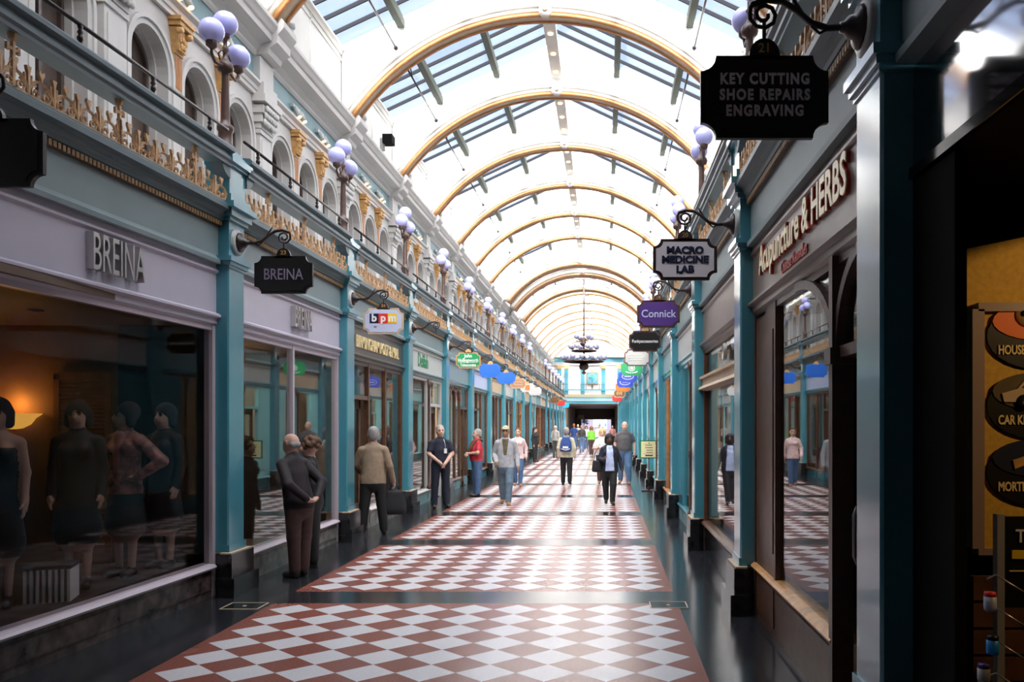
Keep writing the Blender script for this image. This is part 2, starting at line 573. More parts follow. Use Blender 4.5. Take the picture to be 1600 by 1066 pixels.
def balustrade_kind(band, rail):
    H = 1.81
    fb = MB().box(-H, H, .10, .25, 3.46, 3.92, band)
    fb.prof_x([(.10, 3.46), (.06, 3.46), (.055, 3.50), (.08, 3.52), (.10, 3.55)], -H, H, band)
    bead = MB()
    for i in range(72):
        x = -H + (i + .5) * 2 * H / 72
        bead.box(x - .017, x + .017, .055, .10, 3.865, 3.91, 'gold_dull')
    bead.box(-H, H, .07, .10, 3.86, 3.92, 'wood_brown')
    co = MB()
    co.prof_x([(.2, 3.92), (.05, 3.92), (.04, 3.95), (.02, 3.965), (.0, 4.0), (-.05, 4.02), (-.05, 4.07), (-.03, 4.085), (-.03, 4.10), (.2, 4.10)], -H, H, rail)
    cr = cresting()
    bm = MB()
    bm.prof_x([(.12, 4.48), (-.05, 4.48), (-.05, 4.51), (-.07, 4.53), (-.07, 4.565), (-.04, 4.58), (-.04, 4.61), (-.085, 4.63), (-.085, 4.665), (-.06, 4.69), (.10, 4.70), (.12, 4.68)], -H, H, rail)
    brk = []
    for s in (-1, 1):                 # curved bracket under the rail at each column
        brk.append(('bracket', MB().elev([(s * 1.81, 4.48), (s * 1.62, 4.48), (s * 1.66, 4.44), (s * 1.70, 4.40), (s * 1.76, 4.37), (s * 1.81, 4.36)], -.03, .10, rail)))
    hr = MB().tube([(-H, .0, 4.87), (H, .0, 4.87)], .017, 'iron', 8)
    parts = [('fascia_band', fb, [('bead_strip', bead)]), ('cornice', co), ('cresting', cr), ('rail_beam', bm, brk)]
    posts = []
    for x in (-1.45, -.48, .48, 1.45):
        p = MB().lathe([(.026, 4.695), (.014, 4.715), (.013, 4.735), (.024, 4.755), (.024, 4.775), (.013, 4.79), (.024, 4.81), (.013, 4.83), (.02, 4.85), (.02, 4.86)], (x, 0, 0), 'iron', 6)
        posts.append(('post', p))
    parts.append(('handrail', hr, posts))
    return Kind('gallery_balustrade', 'balustrade', parts)

# ------------------------------------------------------------------ upper wall: three arched windows, pilasters, cornice (z 3.95 .. 9.4)
YW = 1.47      # wall face behind the column front plane
def upper_wall(k_mesh={}):
    hw, sp, sill, zt = .40, 6.10, 4.35, 6.85
    cx = (-1.2, 0.0, 1.2)
    w = MB()
    w.box(-2, 2, YW, YW + .4, 3.95, sill, 'stone_white')
    edges = [-2.0]
    for c in cx:
        edges += [c - hw, c + hw]
    edges.append(2.0)
    for i in range(0, len(edges), 2):
        w.quad((edges[i], YW, sill), (edges[i + 1], YW, sill), (edges[i + 1], YW, sp), (edges[i], YW, sp), 'stone_white')
        w.quad((edges[i], YW, sp), (edges[i + 1], YW, sp), (edges[i + 1], YW, zt), (edges[i], YW, zt), 'stone_white')
    n = 14
    for c in cx:
        P = [(c + hw * cos(pi - pi * i / n), sp + hw * sin(pi * i / n)) for i in range(n + 1)]
        for i in range(n):
            a, b2 = P[i], P[i + 1]
            w.quad((a[0], YW, a[1]), (b2[0], YW, b2[1]), (b2[0], YW, zt), (a[0], YW, zt), 'stone_white')
        out = [(c - hw, sill)] + P + [(c + hw, sill)]
        for i in range(len(out) - 1):
            a, b2 = out[i], out[i + 1]
            w.quad((a[0], YW, a[1]), (b2[0], YW, b2[1]), (b2[0], YW + .27, b2[1]), (a[0], YW + .27, a[1]), 'stone_white')
        w.quad((c - hw, YW, sill), (c + hw, YW, sill), (c + hw, YW + .27, sill), (c - hw, YW + .27, sill), 'stone_white')
        for r0, r1, y in ((.47, .52, .05), (.40, .47, .025)):
            w.arcband(c, sp, r0, r1, YW - y, YW, 0, pi, 16, 'stone_white')
            for s in (-1, 1):
                w.box(c + s * r0, c + s * r1, YW - y, YW, sill, sp, 'stone_white')
        # a second, inner order in the reveal
        w.arcband(c, sp, .37, .40, YW + .12, YW + .27, 0, pi, 14, 'stone_white')
        for s in (-1, 1):
            w.box(c + s * .37, c + s * .40, YW + .12, YW + .27, sill, sp, 'stone_white')
    return w

def entablature():
    e = MB()
    e.prof_x([(YW + .2, 6.85), (YW - .05, 6.85), (YW - .05, 6.91), (YW - .07, 6.92), (YW - .07, 6.98), (YW - .12, 7.02), (YW - .12, 7.06), (YW + .2, 7.06)], -2, 2, 'stone_white')
    e.box(-2, 2, YW, YW + .2, 7.06, 7.46, 'teal_pale')
    e.prof_x([(YW + .2, 7.46), (YW - .02, 7.46), (YW - .05, 7.50), (YW - .05, 7.54), (YW - .12, 7.60), (YW - .12, 7.62), (1.19, 7.68), (1.19, 7.78), (1.16, 7.80), (1.13, 7.86), (1.10, 7.90),
              (1.10, 7.96), (1.13, 8.0), (YW + .2, 8.0)], -2, 2, 'stone_white')
    for s in (-1, 1):
        x0, x1 = (s * 2.0, s * 1.74)
        e.box(x0, x1, YW - .16, YW, 6.85, 7.06, 'stone_white')
        e.box(x0, x1, YW - .10, YW, 7.06, 7.46, 'stone_white')
        e.prof_x([(YW, 7.46), (YW - .22, 7.50), (YW - .24, 7.58), (1.10, 7.66), (1.10, 7.78), (1.03, 7.86), (1.0, 7.9), (1.0, 7.97), (1.03, 8.03), (YW, 8.03)], min(x0, x1), max(x0, x1), 'stone_white')
    return e

def attic():
    a = MB()
    a.box(-2, 2, YW - .07, YW + .2, 8.0, 9.24, 'cream')
    a.prof_x([(YW + .2, 9.24), (YW - .09, 9.24), (YW - .11, 9.27), (YW - .11, 9.31), (YW - .15, 9.33), (YW - .15, 9.375), (YW + .2, 9.375)], -2, 2, 'cream')
    a.box(-2, 2, YW - .085, YW, 9.12, 9.16, 'cream')
    a.box(-.02, .02, YW - .085, YW, 8.0, 9.3, 'cream')
    return a

def small_pilaster(x):
    p = MB()
    p.box(x - .09, x + .09, YW - .04, YW, 3.95, 5.98, 'stone_white')
    p.box(x - .09, x + .09, YW - .04, YW, 5.98, 6.42, 'tan')
    for i in range(5):
        xx = x - .072 + i * .036
        p.box(xx - .009, xx + .009, YW - .052, YW - .04, 6.0, 6.40, 'bronze_paint')
    g = MB()
    g.box(x - .10, x + .10, YW - .06, YW, 6.42, 6.46, 'gold')
    g.elev([(x - .085, 6.46), (x + .085, 6.46), (x + .12, 6.66), (x + .15, 6.72), (x - .15, 6.72), (x - .12, 6.66)], YW - .10, YW, 'gold')
    g.box(x - .16, x + .16, YW - .15, YW, 6.74, 6.80, 'gold').box(x - .18, x + .18, YW - .17, YW, 6.80, 6.85, 'gold')
    for s in (-1, 1):
        g.lathe([(.0, -.05), (.038, -.05), (.045, 0), (.038, .03), (.0, .03)], (x + s * .11, YW - .11, 6.69), 'gold', 8, axis='y')
        for k in range(2):
            g.sphere((x + s * (.03 + .04 * k), YW - .105, 6.52 + .07 * k), .03, 'gold', 8, (1, .6, 1.5))
    g.sphere((x, YW - .11, 6.6), .03, 'gold', 8, (1, .6, 1.6))
    return p, g

def big_pilaster(s):
    p, c = MB(), MB()
    x0, x1 = (-2.0, -1.79) if s < 0 else (1.79, 2.0)
    p.box(x0, x1, YW - .08, YW, 3.95, 6.36, 'stone_white')
    q0, q1 = (x0, x1 - .05) if s < 0 else (x0 + .05, x1)
    p.box(q0, q1, YW - .095, YW - .08, 4.5, 6.2, 'stone_white')
    p.box(x0 - (.02 if s > 0 else 0), x1 + (.02 if s < 0 else 0), YW - .1, YW, 6.28, 6.34, 'stone_white')
    e = .1
    for z0, z1, e in ((6.36, 6.45, .02), (6.45, 6.58, .05), (6.58, 6.7, .08), (6.74, 6.85, .13)):
        c.box(x0 - (e if s > 0 else 0), x1 + (e if s < 0 else 0), YW - .08 - e, YW, z0, z1, 'stone_white')
    for k in range(3):
        xx = -2 + .04 + .08 * k if s < 0 else 2 - .04 - .08 * k
        for z in (6.46, 6.56, 6.66):
            c.sphere((xx, YW - .15 - (z - 6.46) * .2, z), .04, 'stone_white', 8, (1, .7, 1.3))
    return p, c

# ------------------------------------------------------------------ hanging octagonal sign, built facing the viewer; s = +1 reaches towards +x
def octo(w, h, r, n=6):
    P = []
    for cx, cz, a0 in ((w / 2, h / 2, pi), (-w / 2, h / 2, 1.5 * pi), (-w / 2, -h / 2, 0), (w / 2, -h / 2, .5 * pi)):
        Q = []
        for i in range(n + 1):
            a = a0 + .5 * pi * i / n
            Q.append((cx + r * cos(a), cz + r * sin(a)))
        # walk each concave corner in the outline's own order
        P.append(Q)
    out = []
    for Q, rev in zip(P, (True, True, True, True)):
        out += Q[::-1]
    return out

ZS = 3.385
def sign_kind(s, board, lines, rim=None, number=None, numcol='gold', extra=None, w=.62, h=.40, num_board=None, text_mat='letter_white'):
    cx = s * .47
    br = MB()
    br.lathe([(.0, 0), (.105, 0), (.10, .02), (.06, .035), (.055, .06), (.03, .08), (.025, .10)], (0, 0, 0), 'iron', 12, axis='x')
    br.v = [(s * x, y, z + 3.73) for x, y, z in br.v]
    pth = [(s * .09, 0, 3.73), (s * .16, 0, 3.725), (s * .24, 0, 3.75), (s * .31, 0, 3.81), (s * .38, 0, 3.855), (s * .46, 0, 3.865), (s * .53, 0, 3.84)]
    for k in range(15):
        t = k / 14
        a = .15 * pi - 3.2 * pi * t
        r = .075 * (1 - .75 * t)
        pth.append((cx + s * (r * cos(a)), 0, 3.79 + r * sin(a)))
    br.tube(pth, [.017] * 7 + [.011] * 15, 'iron', 6)
    br.tube([(s * .28, 0, 3.785), (s * .33, 0, 3.87), (s * .35, 0, 3.91)], [.012, .009, .002], 'iron', 5)
    br.tube([(s * .15, 0, 3.725), (s * .20, 0, 3.70), (s * .24, 0, 3.735)], .008, 'iron', 5)
    br.tube([(cx, 0, 3.76), (cx, 0, 3.64)], .010, 'iron', 5)
    parts = [('bracket', br)]
    if board is None:
        return Kind('sign_bracket', 'bracket', parts)
    o = octo(w, h, .075)
    bd = MB()
    bd.prism(o, lambda x, z: (cx + x, -.016, ZS + z), lambda x, z: (cx + x, .016, ZS + z), rim or board)
    o2 = [(x * (1 - .03 / w * 2), z * (1 - .03 / h * 2)) for x, z in o]
    bd.prism(o2, lambda x, z: (cx + x, -.020, ZS + z), lambda x, z: (cx + x, .020, ZS + z), board)
    tp = MB()
    tp.prism([(.075 * cos(a), .085 * sin(a)) for a in [pi * k / 10 for k in range(11)]] + [(-.1, 0), (-.1, -.02), (.1, -.02), (.1, 0)],
             lambda x, z: (cx + x, -.016, ZS + h / 2 + z), lambda x, z: (cx + x, .016, ZS + h / 2 + z), num_board or rim or board)
    subs = []
    if number:
        subs.append(('number', MB().text(number, front(cx, -.017, ZS + h / 2 + .035), .062, numcol, .002, .001)))
    parts.append(('number_plate', tp, subs))
    tx = []
    if lines:
        L = MB()
        for txt, dz, size, sx, m, fat, *sp_ in lines:
            L.text(txt, front(cx, -.021, ZS + dz), size, m or text_mat, .003, fat, sx, 'CENTER', sp_[0] if sp_ else 1.0)
        tx.append(('lettering', L))
    if extra:
        tx += extra(cx)
    parts.append(('board', bd, tx))
    return Kind('hanging_sign', 'sign', parts)
# ------------------------------------------------------------------ shopfront between two columns
YG = .17       # plane of the glass behind the column fronts
def shopfront_kind(fascia='fascia_white', frame='teal', trim=None, riser='marble_grey', sill_mat=None, mull=(), door=None, arches=False, letters=None,
                   transom=None, pane_mat='shop_glass', sill=.31, H=1.81, zt=2.82, extra=None, iron_post=None):
    trim = trim or frame
    sill_mat = sill_mat or frame
    fa = MB().box(-H, H, YG - .05, YG + .06, 2.93, 3.46, fascia)
    fa.prof_x([(YG - .05, 3.36), (YG - .075, 3.38), (YG - .075, 3.40), (YG - .055, 3.41), (YG - .055, 3.46), (YG - .05, 3.46)], -H, H, fascia)
    fm = MB().prof_x([(YG + .06, 2.95), (YG - .07, 2.95), (YG - .10, 2.93), (YG - .10, 2.91), (YG - .06, 2.89), (YG - .06, zt + .02), (YG - .03, zt), (YG + .06, zt)], -H, H, trim)
    parts = [('fascia', fa, letters or []), ('fascia_moulding', fm)]
    f = MB()
    f.box(-H, -H + .06, YG - .04, YG + .05, 0, zt, frame).box(H - .06, H, YG - .04, YG + .05, 0, zt, frame)
    f.box(-H, H, YG - .03, YG + .04, zt - .05, zt, frame)
    xs = sorted(set([-H + .06] + list(mull) + [H - .06] + (list(door) if door else [])))
    for x in xs[1:-1]:
        f.box(x - .028, x + .028, YG - .04, YG + .04, sill, zt, frame)
    if transom:
        f.box(-H, H, YG - .035, YG + .04, transom - .03, transom + .03, frame)
    d0, d1 = door if door else (9, 9)
    sl, ri = MB(), MB()
    for a, b in zip(xs[:-1], xs[1:]):
        if door and a >= d0 - 1e-6 and b <= d1 + 1e-6:
            continue
        sl.prof_x([(YG + .08, sill - .05), (YG - .07, sill - .05), (YG - .08, sill - .03), (YG - .06, sill - .01), (YG - .04, sill), (YG + .08, sill + .01)], a - .028, b + .028, sill_mat)
        ri.box(a - .028, b + .028, YG - .03, YG + .06, 0, sill - .05, riser)
        ri.box(a + .06, b - .06, YG - .04, YG - .03, .08, sill - .1, riser)
        pane = MB().box(a, b, YG - .004, YG + .004, sill, zt - .04, pane_mat)
        if arches:
            w = b - a
            r = w / 2
            zc = zt - .06 - r
            f.arcband((a + b) / 2, zc, r - .045, r, YG - .045, YG + .03, 0, pi, 14, frame)
            f.lathe([(.0, -.03), (.05, -.03), (.06, 0), (.05, .02), (.0, .02)], (b, YG - .02, zt - .16), frame, 10, axis='y')
        parts.append(('glass_pane', pane))
    parts += [('frame', f), ('sill', sl), ('stall_riser', ri)]
    if door:
        dr = MB()
        dr.box(d0 + .03, d0 + .14, YG + .1, YG + .15, .02, 2.2, 'wood_brown').box(d1 - .14, d1 - .03, YG + .1, YG + .15, .02, 2.2, 'wood_brown')
        dr.box(d0 + .03, d1 - .03, YG + .1, YG + .15, 2.05, 2.2, 'wood_brown').box(d0 + .03, d1 - .03, YG + .1, YG + .15, .02, .45, 'wood_brown')
        dr.box(d0, d1, YG - .03, YG + .15, 2.2, 2.27, frame)
        dr.box(d0, d1, YG, YG + .2, 0, .02, 'black_stone')
        gp = MB().box(d0 + .14, d1 - .14, YG + .12, YG + .13, .45, 2.05, 'shop_glass')
        hd = MB().tube([(d0 + .10, YG + .07, .95), (d0 + .10, YG + .05, 1.0), (d0 + .10, YG + .05, 1.25), (d0 + .10, YG + .07, 1.3)], .012, 'steel', 6)
        gt = MB().box(d0, d1, YG - .004, YG + .004, 2.27, zt - .04, 'shop_glass')
        parts += [('door', dr, [('door_glass', gp), ('handle', hd)]), ('glass_pane', gt)]
    if iron_post is not None:
        ip = MB().lathe([(.06, .30), (.06, .36), (.035, .40), (.032, 1.25), (.05, 1.28), (.032, 1.31), (.05, 1.34), (.032, 1.37), (.028, 2.6), (.05, 2.68), (.06, 2.8)], (iron_post, YG - .07, 0), 'iron_brown', 10)
        parts.append(('iron_shaft', ip))
    if extra:
        parts += extra
    return Kind('shopfront', 'shopfront', parts)

def shop_room(wall, floor_m, depth=3.2, H=1.98, zc=2.86, zf=.02):
    r = MB()
    y0, y1 = YG + .22, YG + depth
    r.quad((-H, y1, 0), (H, y1, 0), (H, y1, zc), (-H, y1, zc), wall)
    r.quad((-H, y0, 0), (-H, y1, 0), (-H, y1, zc), (-H, y0, zc), wall)
    r.quad((H, y0, 0), (H, y1, 0), (H, y1, zc), (H, y0, zc), wall)
    r.quad((-H, y0, zf), (H, y0, zf), (H, y1, zf), (-H, y1, zf), floor_m)
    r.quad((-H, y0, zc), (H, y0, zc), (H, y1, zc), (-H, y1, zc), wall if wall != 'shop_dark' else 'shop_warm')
    return r

def elev_text(s, x, z, size, m, ext=.012, fat=.006, sx=1.0, y=None, align='CENTER', back=None):
    yy = YG - .05 if y is None else y
    b = MB().text(s, front(x, yy - ext, z), size, m, ext, fat, sx, align)
    return b

# ------------------------------------------------------------------ build both sides
AC = lambda k: YL0 + PITCH * k
AR = lambda k: YR0 + PITCH * k
LEFT_COLS = [k for k in range(-1, 10)] + [k for k in range(12, 19)]
RIGHT_COLS = [k for k in range(-2, 19)]
NEARK = 10
# the first bay beside the viewer bends slightly outwards on the mannequin side
SPLAY = .17
def lcol(k):
    return (XL - (SPLAY if k == -1 else 0) - (.4 if k < -1 else 0), AC(k))
COL_NEAR = column_kind('teal')
ks = {'L': {}, 'R': {}}
for k in LEFT_COLS:
    x, y = lcol(k)
    n = LEFT_COLS.index(k)
    lab = f'teal panelled gallery column, {ORD[n]} along the mannequin-shop side'
    COL_NEAR.place(lab, (x, y, 0), LROT, 'columns of the mannequin-shop side', plain=k > 11)
for k in RIGHT_COLS:
    n = RIGHT_COLS.index(k)
    COL_NEAR.place(f'teal panelled gallery column, {ORD[n]} along the herbalist side', (XR, AR(k), 0), RROT, 'columns of the herbalist side', plain=k > 11)
LAMP = lamp_kind()
for k in LEFT_COLS:
    if k < 0:
        continue
    x, y = lcol(k)
    LAMP.place(f'iron lamp with three white globes, {ORD[LEFT_COLS.index(k) - 1]} along the mannequin-shop side', (x - .12, y, 4.70), LROT, 'globe lamps of the mannequin-shop side', plain=k > 11)
for k in RIGHT_COLS:
    if k < 0:
        continue
    LAMP.place(f'iron lamp with three white globes, {ORD[RIGHT_COLS.index(k) - 2]} along the herbalist side', (XR + .12, AR(k), 4.70), RROT, 'globe lamps of the herbalist side', plain=k > 11)
BAL = balustrade_kind('grey_green', 'slate')
for k in range(-1, 18):
    x0, y0 = lcol(k)
    x1, y1 = lcol(k + 1)
    rz = atan2(y1 - y0, x1 - x0)
    BAL.place(f'gallery balustrade with gold cresting, {ORD[k + 1]} bay along the mannequin-shop side', ((x0 + x1) / 2, (y0 + y1) / 2, 0), rz, 'balustrades of the mannequin-shop side', plain=k > 9)
for k in range(-2, 18):
    BAL.place(f'gallery balustrade with gold cresting, {ORD[k + 2]} bay along the herbalist side', (XR, (AR(k) + AR(k + 1)) / 2, 0), RROT, 'balustrades of the herbalist side', plain=k > 9)

# upper walls
UW, ENT, ATT = upper_wall().mesh('wall'), entablature().mesh('trim'), attic().mesh('wall')
SP = [small_pilaster(x) for x in (-.6, .6)]
SPM = [(a.mesh('small_pilaster'), b.mesh('gold_capital')) for a, b in SP]
BP = [tuple(q.mesh(n) for q, n in zip(big_pilaster(s), ('pilaster', 'capital'))) for s in (-1, 1)]
WF, WP = MB(), MB()
n = 12
outl = [(-.37, 4.35), (.37, 4.35)] + [(.37 * cos(pi * i / n), 6.10 + .37 * sin(pi * i / n)) for i in range(n + 1)]
WF.arcband(0, 6.10, .325, .375, YW + .20, YW + .245, 0, pi, 12, 'window_dark')
for x in (-.345, .345):
    WF.box(x - .025, x + .025, YW + .20, YW + .245, 4.35, 6.10, 'window_dark')
WF.box(-.37, .37, YW + .20, YW + .245, 4.35, 4.42, 'window_dark').box(-.02, .02, YW + .20, YW + .245, 4.4, 6.4, 'window_dark').box(-.3, .3, YW + .205, YW + .24, 5.6, 5.64, 'window_dark')
WP.elev(outl, YW + .245, YW + .27, 'window_dark')
WFM, WPM = WF.mesh('window_frame'), WP.mesh('window_pane')
win_no = 0
for sd in 'LR':
    for k in range(-1, 18):
        yc = (AC(k) + AC(k + 1)) / 2 + .17 - (.5 if sd == 'R' else 0)
        X = XL if sd == 'L' else XR + .16
        rz = LROT if sd == 'L' else RROT
        w = put('wall_left' if sd == 'L' else 'wall_right', UW, None, (X, yc, 0), rz, kind='structure')
        put('cornice', ENT, w)
        put('attic', ATT, w)
        for p, c in SPM:
            q = put('small_pilaster', p, w)
            put('gold_capital', c, q)
        for p, c in BP:
            q = put('pilaster', p, w)
            put('capital', c, q)
        for cx in (-1.2, 0, 1.2):
            win_no += 1
            a = LROT if sd == 'L' else RROT
            ww = put(f'window_{win_no}', WPM, None, (X + (-sin(a) * 0 + cos(a) * cx), yc + sin(a) * cx, 0), rz, kind='structure')
            put('window_frame', WFM, ww)
# gallery decks
g = MB().box(XL - 1.9, XL - .2, 0, YEND, 3.9, 3.955, 'stone_white')
structure('gallery_floor_left', g)
g = MB().box(XR + .2, XR + 2.1, -2, YEND, 3.9, 3.955, 'stone_white')
structure('gallery_floor_right', g)

# pairs of spotlights on the frieze
sp_b, sp_l = MB(), MB()
sp_b.box(-.16, .16, YW - .06, YW, 7.24, 7.30, 'fascia_white')
heads = []
for s in (-1, 1):
    h, l = MB(), MB()
    h.tube([(s * .12, YW - .04, 7.24), (s * .12, YW - .09, 7.20)], .015, 'fascia_white', 6)
    h.tube([(s * .12, YW - .07, 7.24), (s * .12, YW - .15, 7.08)], .045, 'fascia_white', 10)
    l.tube([(s * .12, YW - .151, 7.078), (s * .12, YW - .156, 7.068)], .036, 'lamp_warm', 10)
    heads.append(('spotlight_head', h, [('bulb', l)]))
SPOT = Kind('frieze_spotlight', 'spotlight', [('mounting_bar', sp_b)] + heads)
c = 0
for k in range(-1, 10):
    for dx in (-.62, .62):
        yc = (AC(k) + AC(k + 1)) / 2 + .17 + dx
        SPOT.place(f'twin white spotlight under the cornice, {ORD[c]} along the mannequin-shop side', (XL, yc, 0), LROT, 'frieze spotlights', plain=k > 5)
        c += 1

# ------------------------------------------------------------------ shopfronts
def lets(*items):
    return [('lettering', b) for b in items]
L_BREINA = shopfront_kind('lilac', pane_mat='display_glass', frame='lilac_frame', trim='lilac', riser='marble_dark', letters=[('lettering', MB().text('BREINA', front(.10, YG - .08, 3.17), .44, 'steel', .035, .0, .48))], sill=.34)
L_BREINA2 = shopfront_kind('lilac', 'lilac_frame', trim='lilac', riser='marble_grey', letters=[('lettering', MB().text('BREINA', front(.15, YG - .08, 3.17), .38, 'steel', .035, .004, .50))], mull=(-.02,), sill=.34)
L_POST = shopfront_kind('fascia_dark', 'wood_brown', trim='fascia_dark', riser='marble_grey', letters=[('lettering', MB().text('BIRMINGHAM POST & MAIL', front(0, YG - .065, 3.14), .29, 'letter_cream', .012, .001, .74, 'CENTER', 1.08))], mull=(-.55, .55), door=(-1.75, -.55), sill=.34, sill_mat='stone_white')
L_GREEN = shopfront_kind('fascia_white', 'fascia_white', trim='grey_green', riser='teal_pale', letters=[('lettering', MB().text('Delilah', front(-.35, YG - .055, 3.18), .42, 'letter_green', .004, .004, .9))], mull=(.2,), door=(.5, 1.75), iron_post=.2)
L_ARCH = shopfront_kind('grey_green', 'iron_brown', trim='teal', riser='teal_pale', mull=(-1.0, -.25, .5), door=(.5, 1.7), arches=True)
L_BLUE = shopfront_kind('sign_lilac', 'wood_brown', trim='teal', riser='teal', mull=(.5,), door=(-1.7, -.4))
GEN_A = shopfront_kind('fascia_white', 'iron_brown', trim='teal', riser='teal', mull=(-.9, .1), door=(.1, 1.3), arches=True)
GEN_B = shopfront_kind('tan', 'wood_brown', trim='teal', riser='marble_grey', mull=(-.6, .6), iron_post=-.6)
GEN_C = shopfront_kind('teal_pale', 'wood_orange', trim='teal', riser='teal', mull=(0,), door=(0.3, 1.6), iron_post=0)
def front_label(txt):
    return txt
LK = {-1: (L_BREINA, 'lilac dress-shop front with one wide mannequin window and silver letters'),
      0: (L_BREINA2, 'lilac dress-shop front with a mullioned window, behind the bald man'),
      1: (L_POST, 'dark brown newspaper-office front with cream capital letters on the fascia'),
      2: (L_GREEN, 'white shopfront with green script on the fascia, behind the navy-shirted man'),
      3: (L_ARCH, 'grey shopfront with slim arched glazing bars, behind the green hanging sign'),
      4: (L_BLUE, 'lilac-fascia shopfront with dark wooden door frame, behind the red-shirted man')}
L_WHITE = shopfront_kind('fascia_white', 'teal_lit', trim='teal', riser='marble_grey', mull=(.2,), extra=[('white_board', MB().box(-1.7, .2, YG - .06, YG - .03, .9, 2.75, 'fascia_white')),
   ('lettering', MB().text('V I', front(-.55, YG - .07, 2.05), 1.0, 'iron', .004, .01, .9))])
LK[9] = (L_WHITE, 'white-boarded shopfront with big dark capital letters, far along the mannequin-shop side')
GEN = [GEN_A, GEN_C, GEN_B]
GENN = ['white shopfront with arched bars', 'pale teal shopfront with an orange-brown frame', 'tan shopfront with brown mullions']
for k in range(-1, 18):
    x0, y0 = lcol(k); x1, y1 = lcol(k + 1)
    rz = atan2(y1 - y0, x1 - x0)
    kd, lab = LK.get(k, (GEN[k % 3], f'{GENN[k % 3]}, {ORD[k + 1]} bay along the mannequin-shop side'))
    kd.place(lab, ((x0 + x1) / 2, (y0 + y1) / 2, 0), rz, None if k in LK else 'shopfronts farther along the mannequin-shop side', plain=k > 9)
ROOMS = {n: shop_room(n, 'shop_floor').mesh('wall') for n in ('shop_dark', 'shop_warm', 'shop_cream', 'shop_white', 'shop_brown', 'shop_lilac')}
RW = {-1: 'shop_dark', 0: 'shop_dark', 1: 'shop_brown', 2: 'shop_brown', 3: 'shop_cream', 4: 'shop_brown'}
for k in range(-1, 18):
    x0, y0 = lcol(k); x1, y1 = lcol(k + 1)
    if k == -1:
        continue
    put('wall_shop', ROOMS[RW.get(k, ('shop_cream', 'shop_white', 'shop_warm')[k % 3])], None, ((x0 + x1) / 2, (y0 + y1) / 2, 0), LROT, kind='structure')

# herbalist side
ext = MB()
h_let = MB()
h_let.text('Acupuncture & HERBS', front(-.02, YG - .075, 3.23), .335, 'letter_cream', .004, .008, .86)
h_bk = MB().text('Acupuncture & HERBS', front(-.02, YG - .05, 3.23), .335, 'letter_red', .02, .010, .86)
h_sub = MB().text('Chinese Remedies', front(-.10, YG - .055, 3.02), .135, 'letter_red', .004, .002, .85)
herb_extra = []
def quarter(x0, x1, z0, z1, n=14):       # rises from (x0, z0) and levels off at (x1, z1)
    return [(x1 + (x0 - x1) * cos(pi / 2 * i / n), z0 + (z1 - z0) * sin(pi / 2 * i / n)) for i in range(n + 1)]
for x0, x1 in ((.94, -.10), (.97, 1.60)):
    hx_ = MB()
    herb_extra.append(('arched_bar', hx_))
    for q0, q1 in zip(quarter(x0, x1, 2.22, 2.80)[:-1], quarter(x0, x1, 2.22, 2.80)[1:]):
        dx, dz = q1[0] - q0[0], q1[1] - q0[1]
        ln = sqrt(dx * dx + dz * dz); nx_, nz_ = -dz / ln * .032, dx / ln * .032
        hx_.elev([(q0[0] - nx_, q0[1] - nz_), (q1[0] - nx_, q1[1] - nz_), (q1[0] + nx_, q1[1] + nz_), (q0[0] + nx_, q0[1] + nz_)], YG - .05, YG + .03, 'iron_brown')
herb_extra += [('jamb', MB().box(.92, 1.0, YG - .07, YG + .06, 0, 2.82, 'iron_brown').box(.89, 1.03, YG - .09, YG + .06, 2.16, 2.26, 'iron_brown')),
              ('side_panel', MB().box(-1.75, -.84, YG - .03, YG + .05, .5, 2.80, 'wood_brown').box(-1.65, -.95, YG - .04, YG - .03, .7, 2.6, 'wood_brown'))]
R_HERB = shopfront_kind('fascia_brown', 'iron_brown', trim='fascia_brown', riser='wood_brown', sill_mat='wood_gold', mull=(-.86,), door=(.94, 1.75), sill=.50, extra=herb_extra,
                        letters=[('lettering', h_let), ('lettering', h_bk), ('lettering', h_sub)])
R_BROWN = shopfront_kind('fascia_brown', 'wood_brown', trim='fascia_brown', riser='black_stone', sill_mat='wood_brown', mull=(), sill=.42, zt=2.84, H=1.81, transom=2.44,
                         extra=[('transom_band', MB().box(-1.81, 1.81, YG - .06, YG + .03, 2.28, 2.42, 'tan').prof_x([(YG, 2.26), (YG - .12, 2.28), (YG - .10, 2.32), (YG, 2.34)], -1.81, 1.81, 'tan')
                                                   .prof_x([(YG, 2.42), (YG - .10, 2.43), (YG - .10, 2.46), (YG, 2.47)], -1.81, 1.81, 'tan')),
                                ('oval_ornament', MB().lathe([(.09, -.02), (.11, 0), (.09, .02)], (0.3, YG - .05, 2.64), 'fascia_white', 14, axis='y'))])
def teal_panels(m='teal'):
    out = []
    for a, c in ((-1.75, -1.02), (1.02, 1.75)):
        b = MB()
        out.append(('side_panel', b))
        b.box(a, c, YG - .045, YG + .06, .3, 2.78, m)
        b.box(a + .1, c - .1, YG - .06, YG - .045, .5, 1.3, m).box(a + .1, c - .1, YG - .06, YG - .045, 1.42, 2.62, m)
    return out
R_IRON = shopfront_kind('fascia_white', 'teal', trim='teal', riser='teal_pale', mull=(-1.02, 1.02), iron_post=.7, extra=teal_panels())
R_BRN2 = shopfront_kind('teal_pale', 'wood_orange', trim='teal', riser='teal', mull=(-1.02, 1.02), iron_post=.9, extra=teal_panels())
R_TEALA = shopfront_kind('teal_lit', 'teal_lit', trim='teal', riser='teal', mull=(-1.02, 1.02), iron_post=.98, extra=teal_panels('teal_lit'))
R_TEALB = shopfront_kind('fascia_white', 'teal_lit', trim='teal', riser='teal', mull=(-1.02, 1.02), door=(-1.02, 0), iron_post=0, extra=teal_panels('teal_lit'))
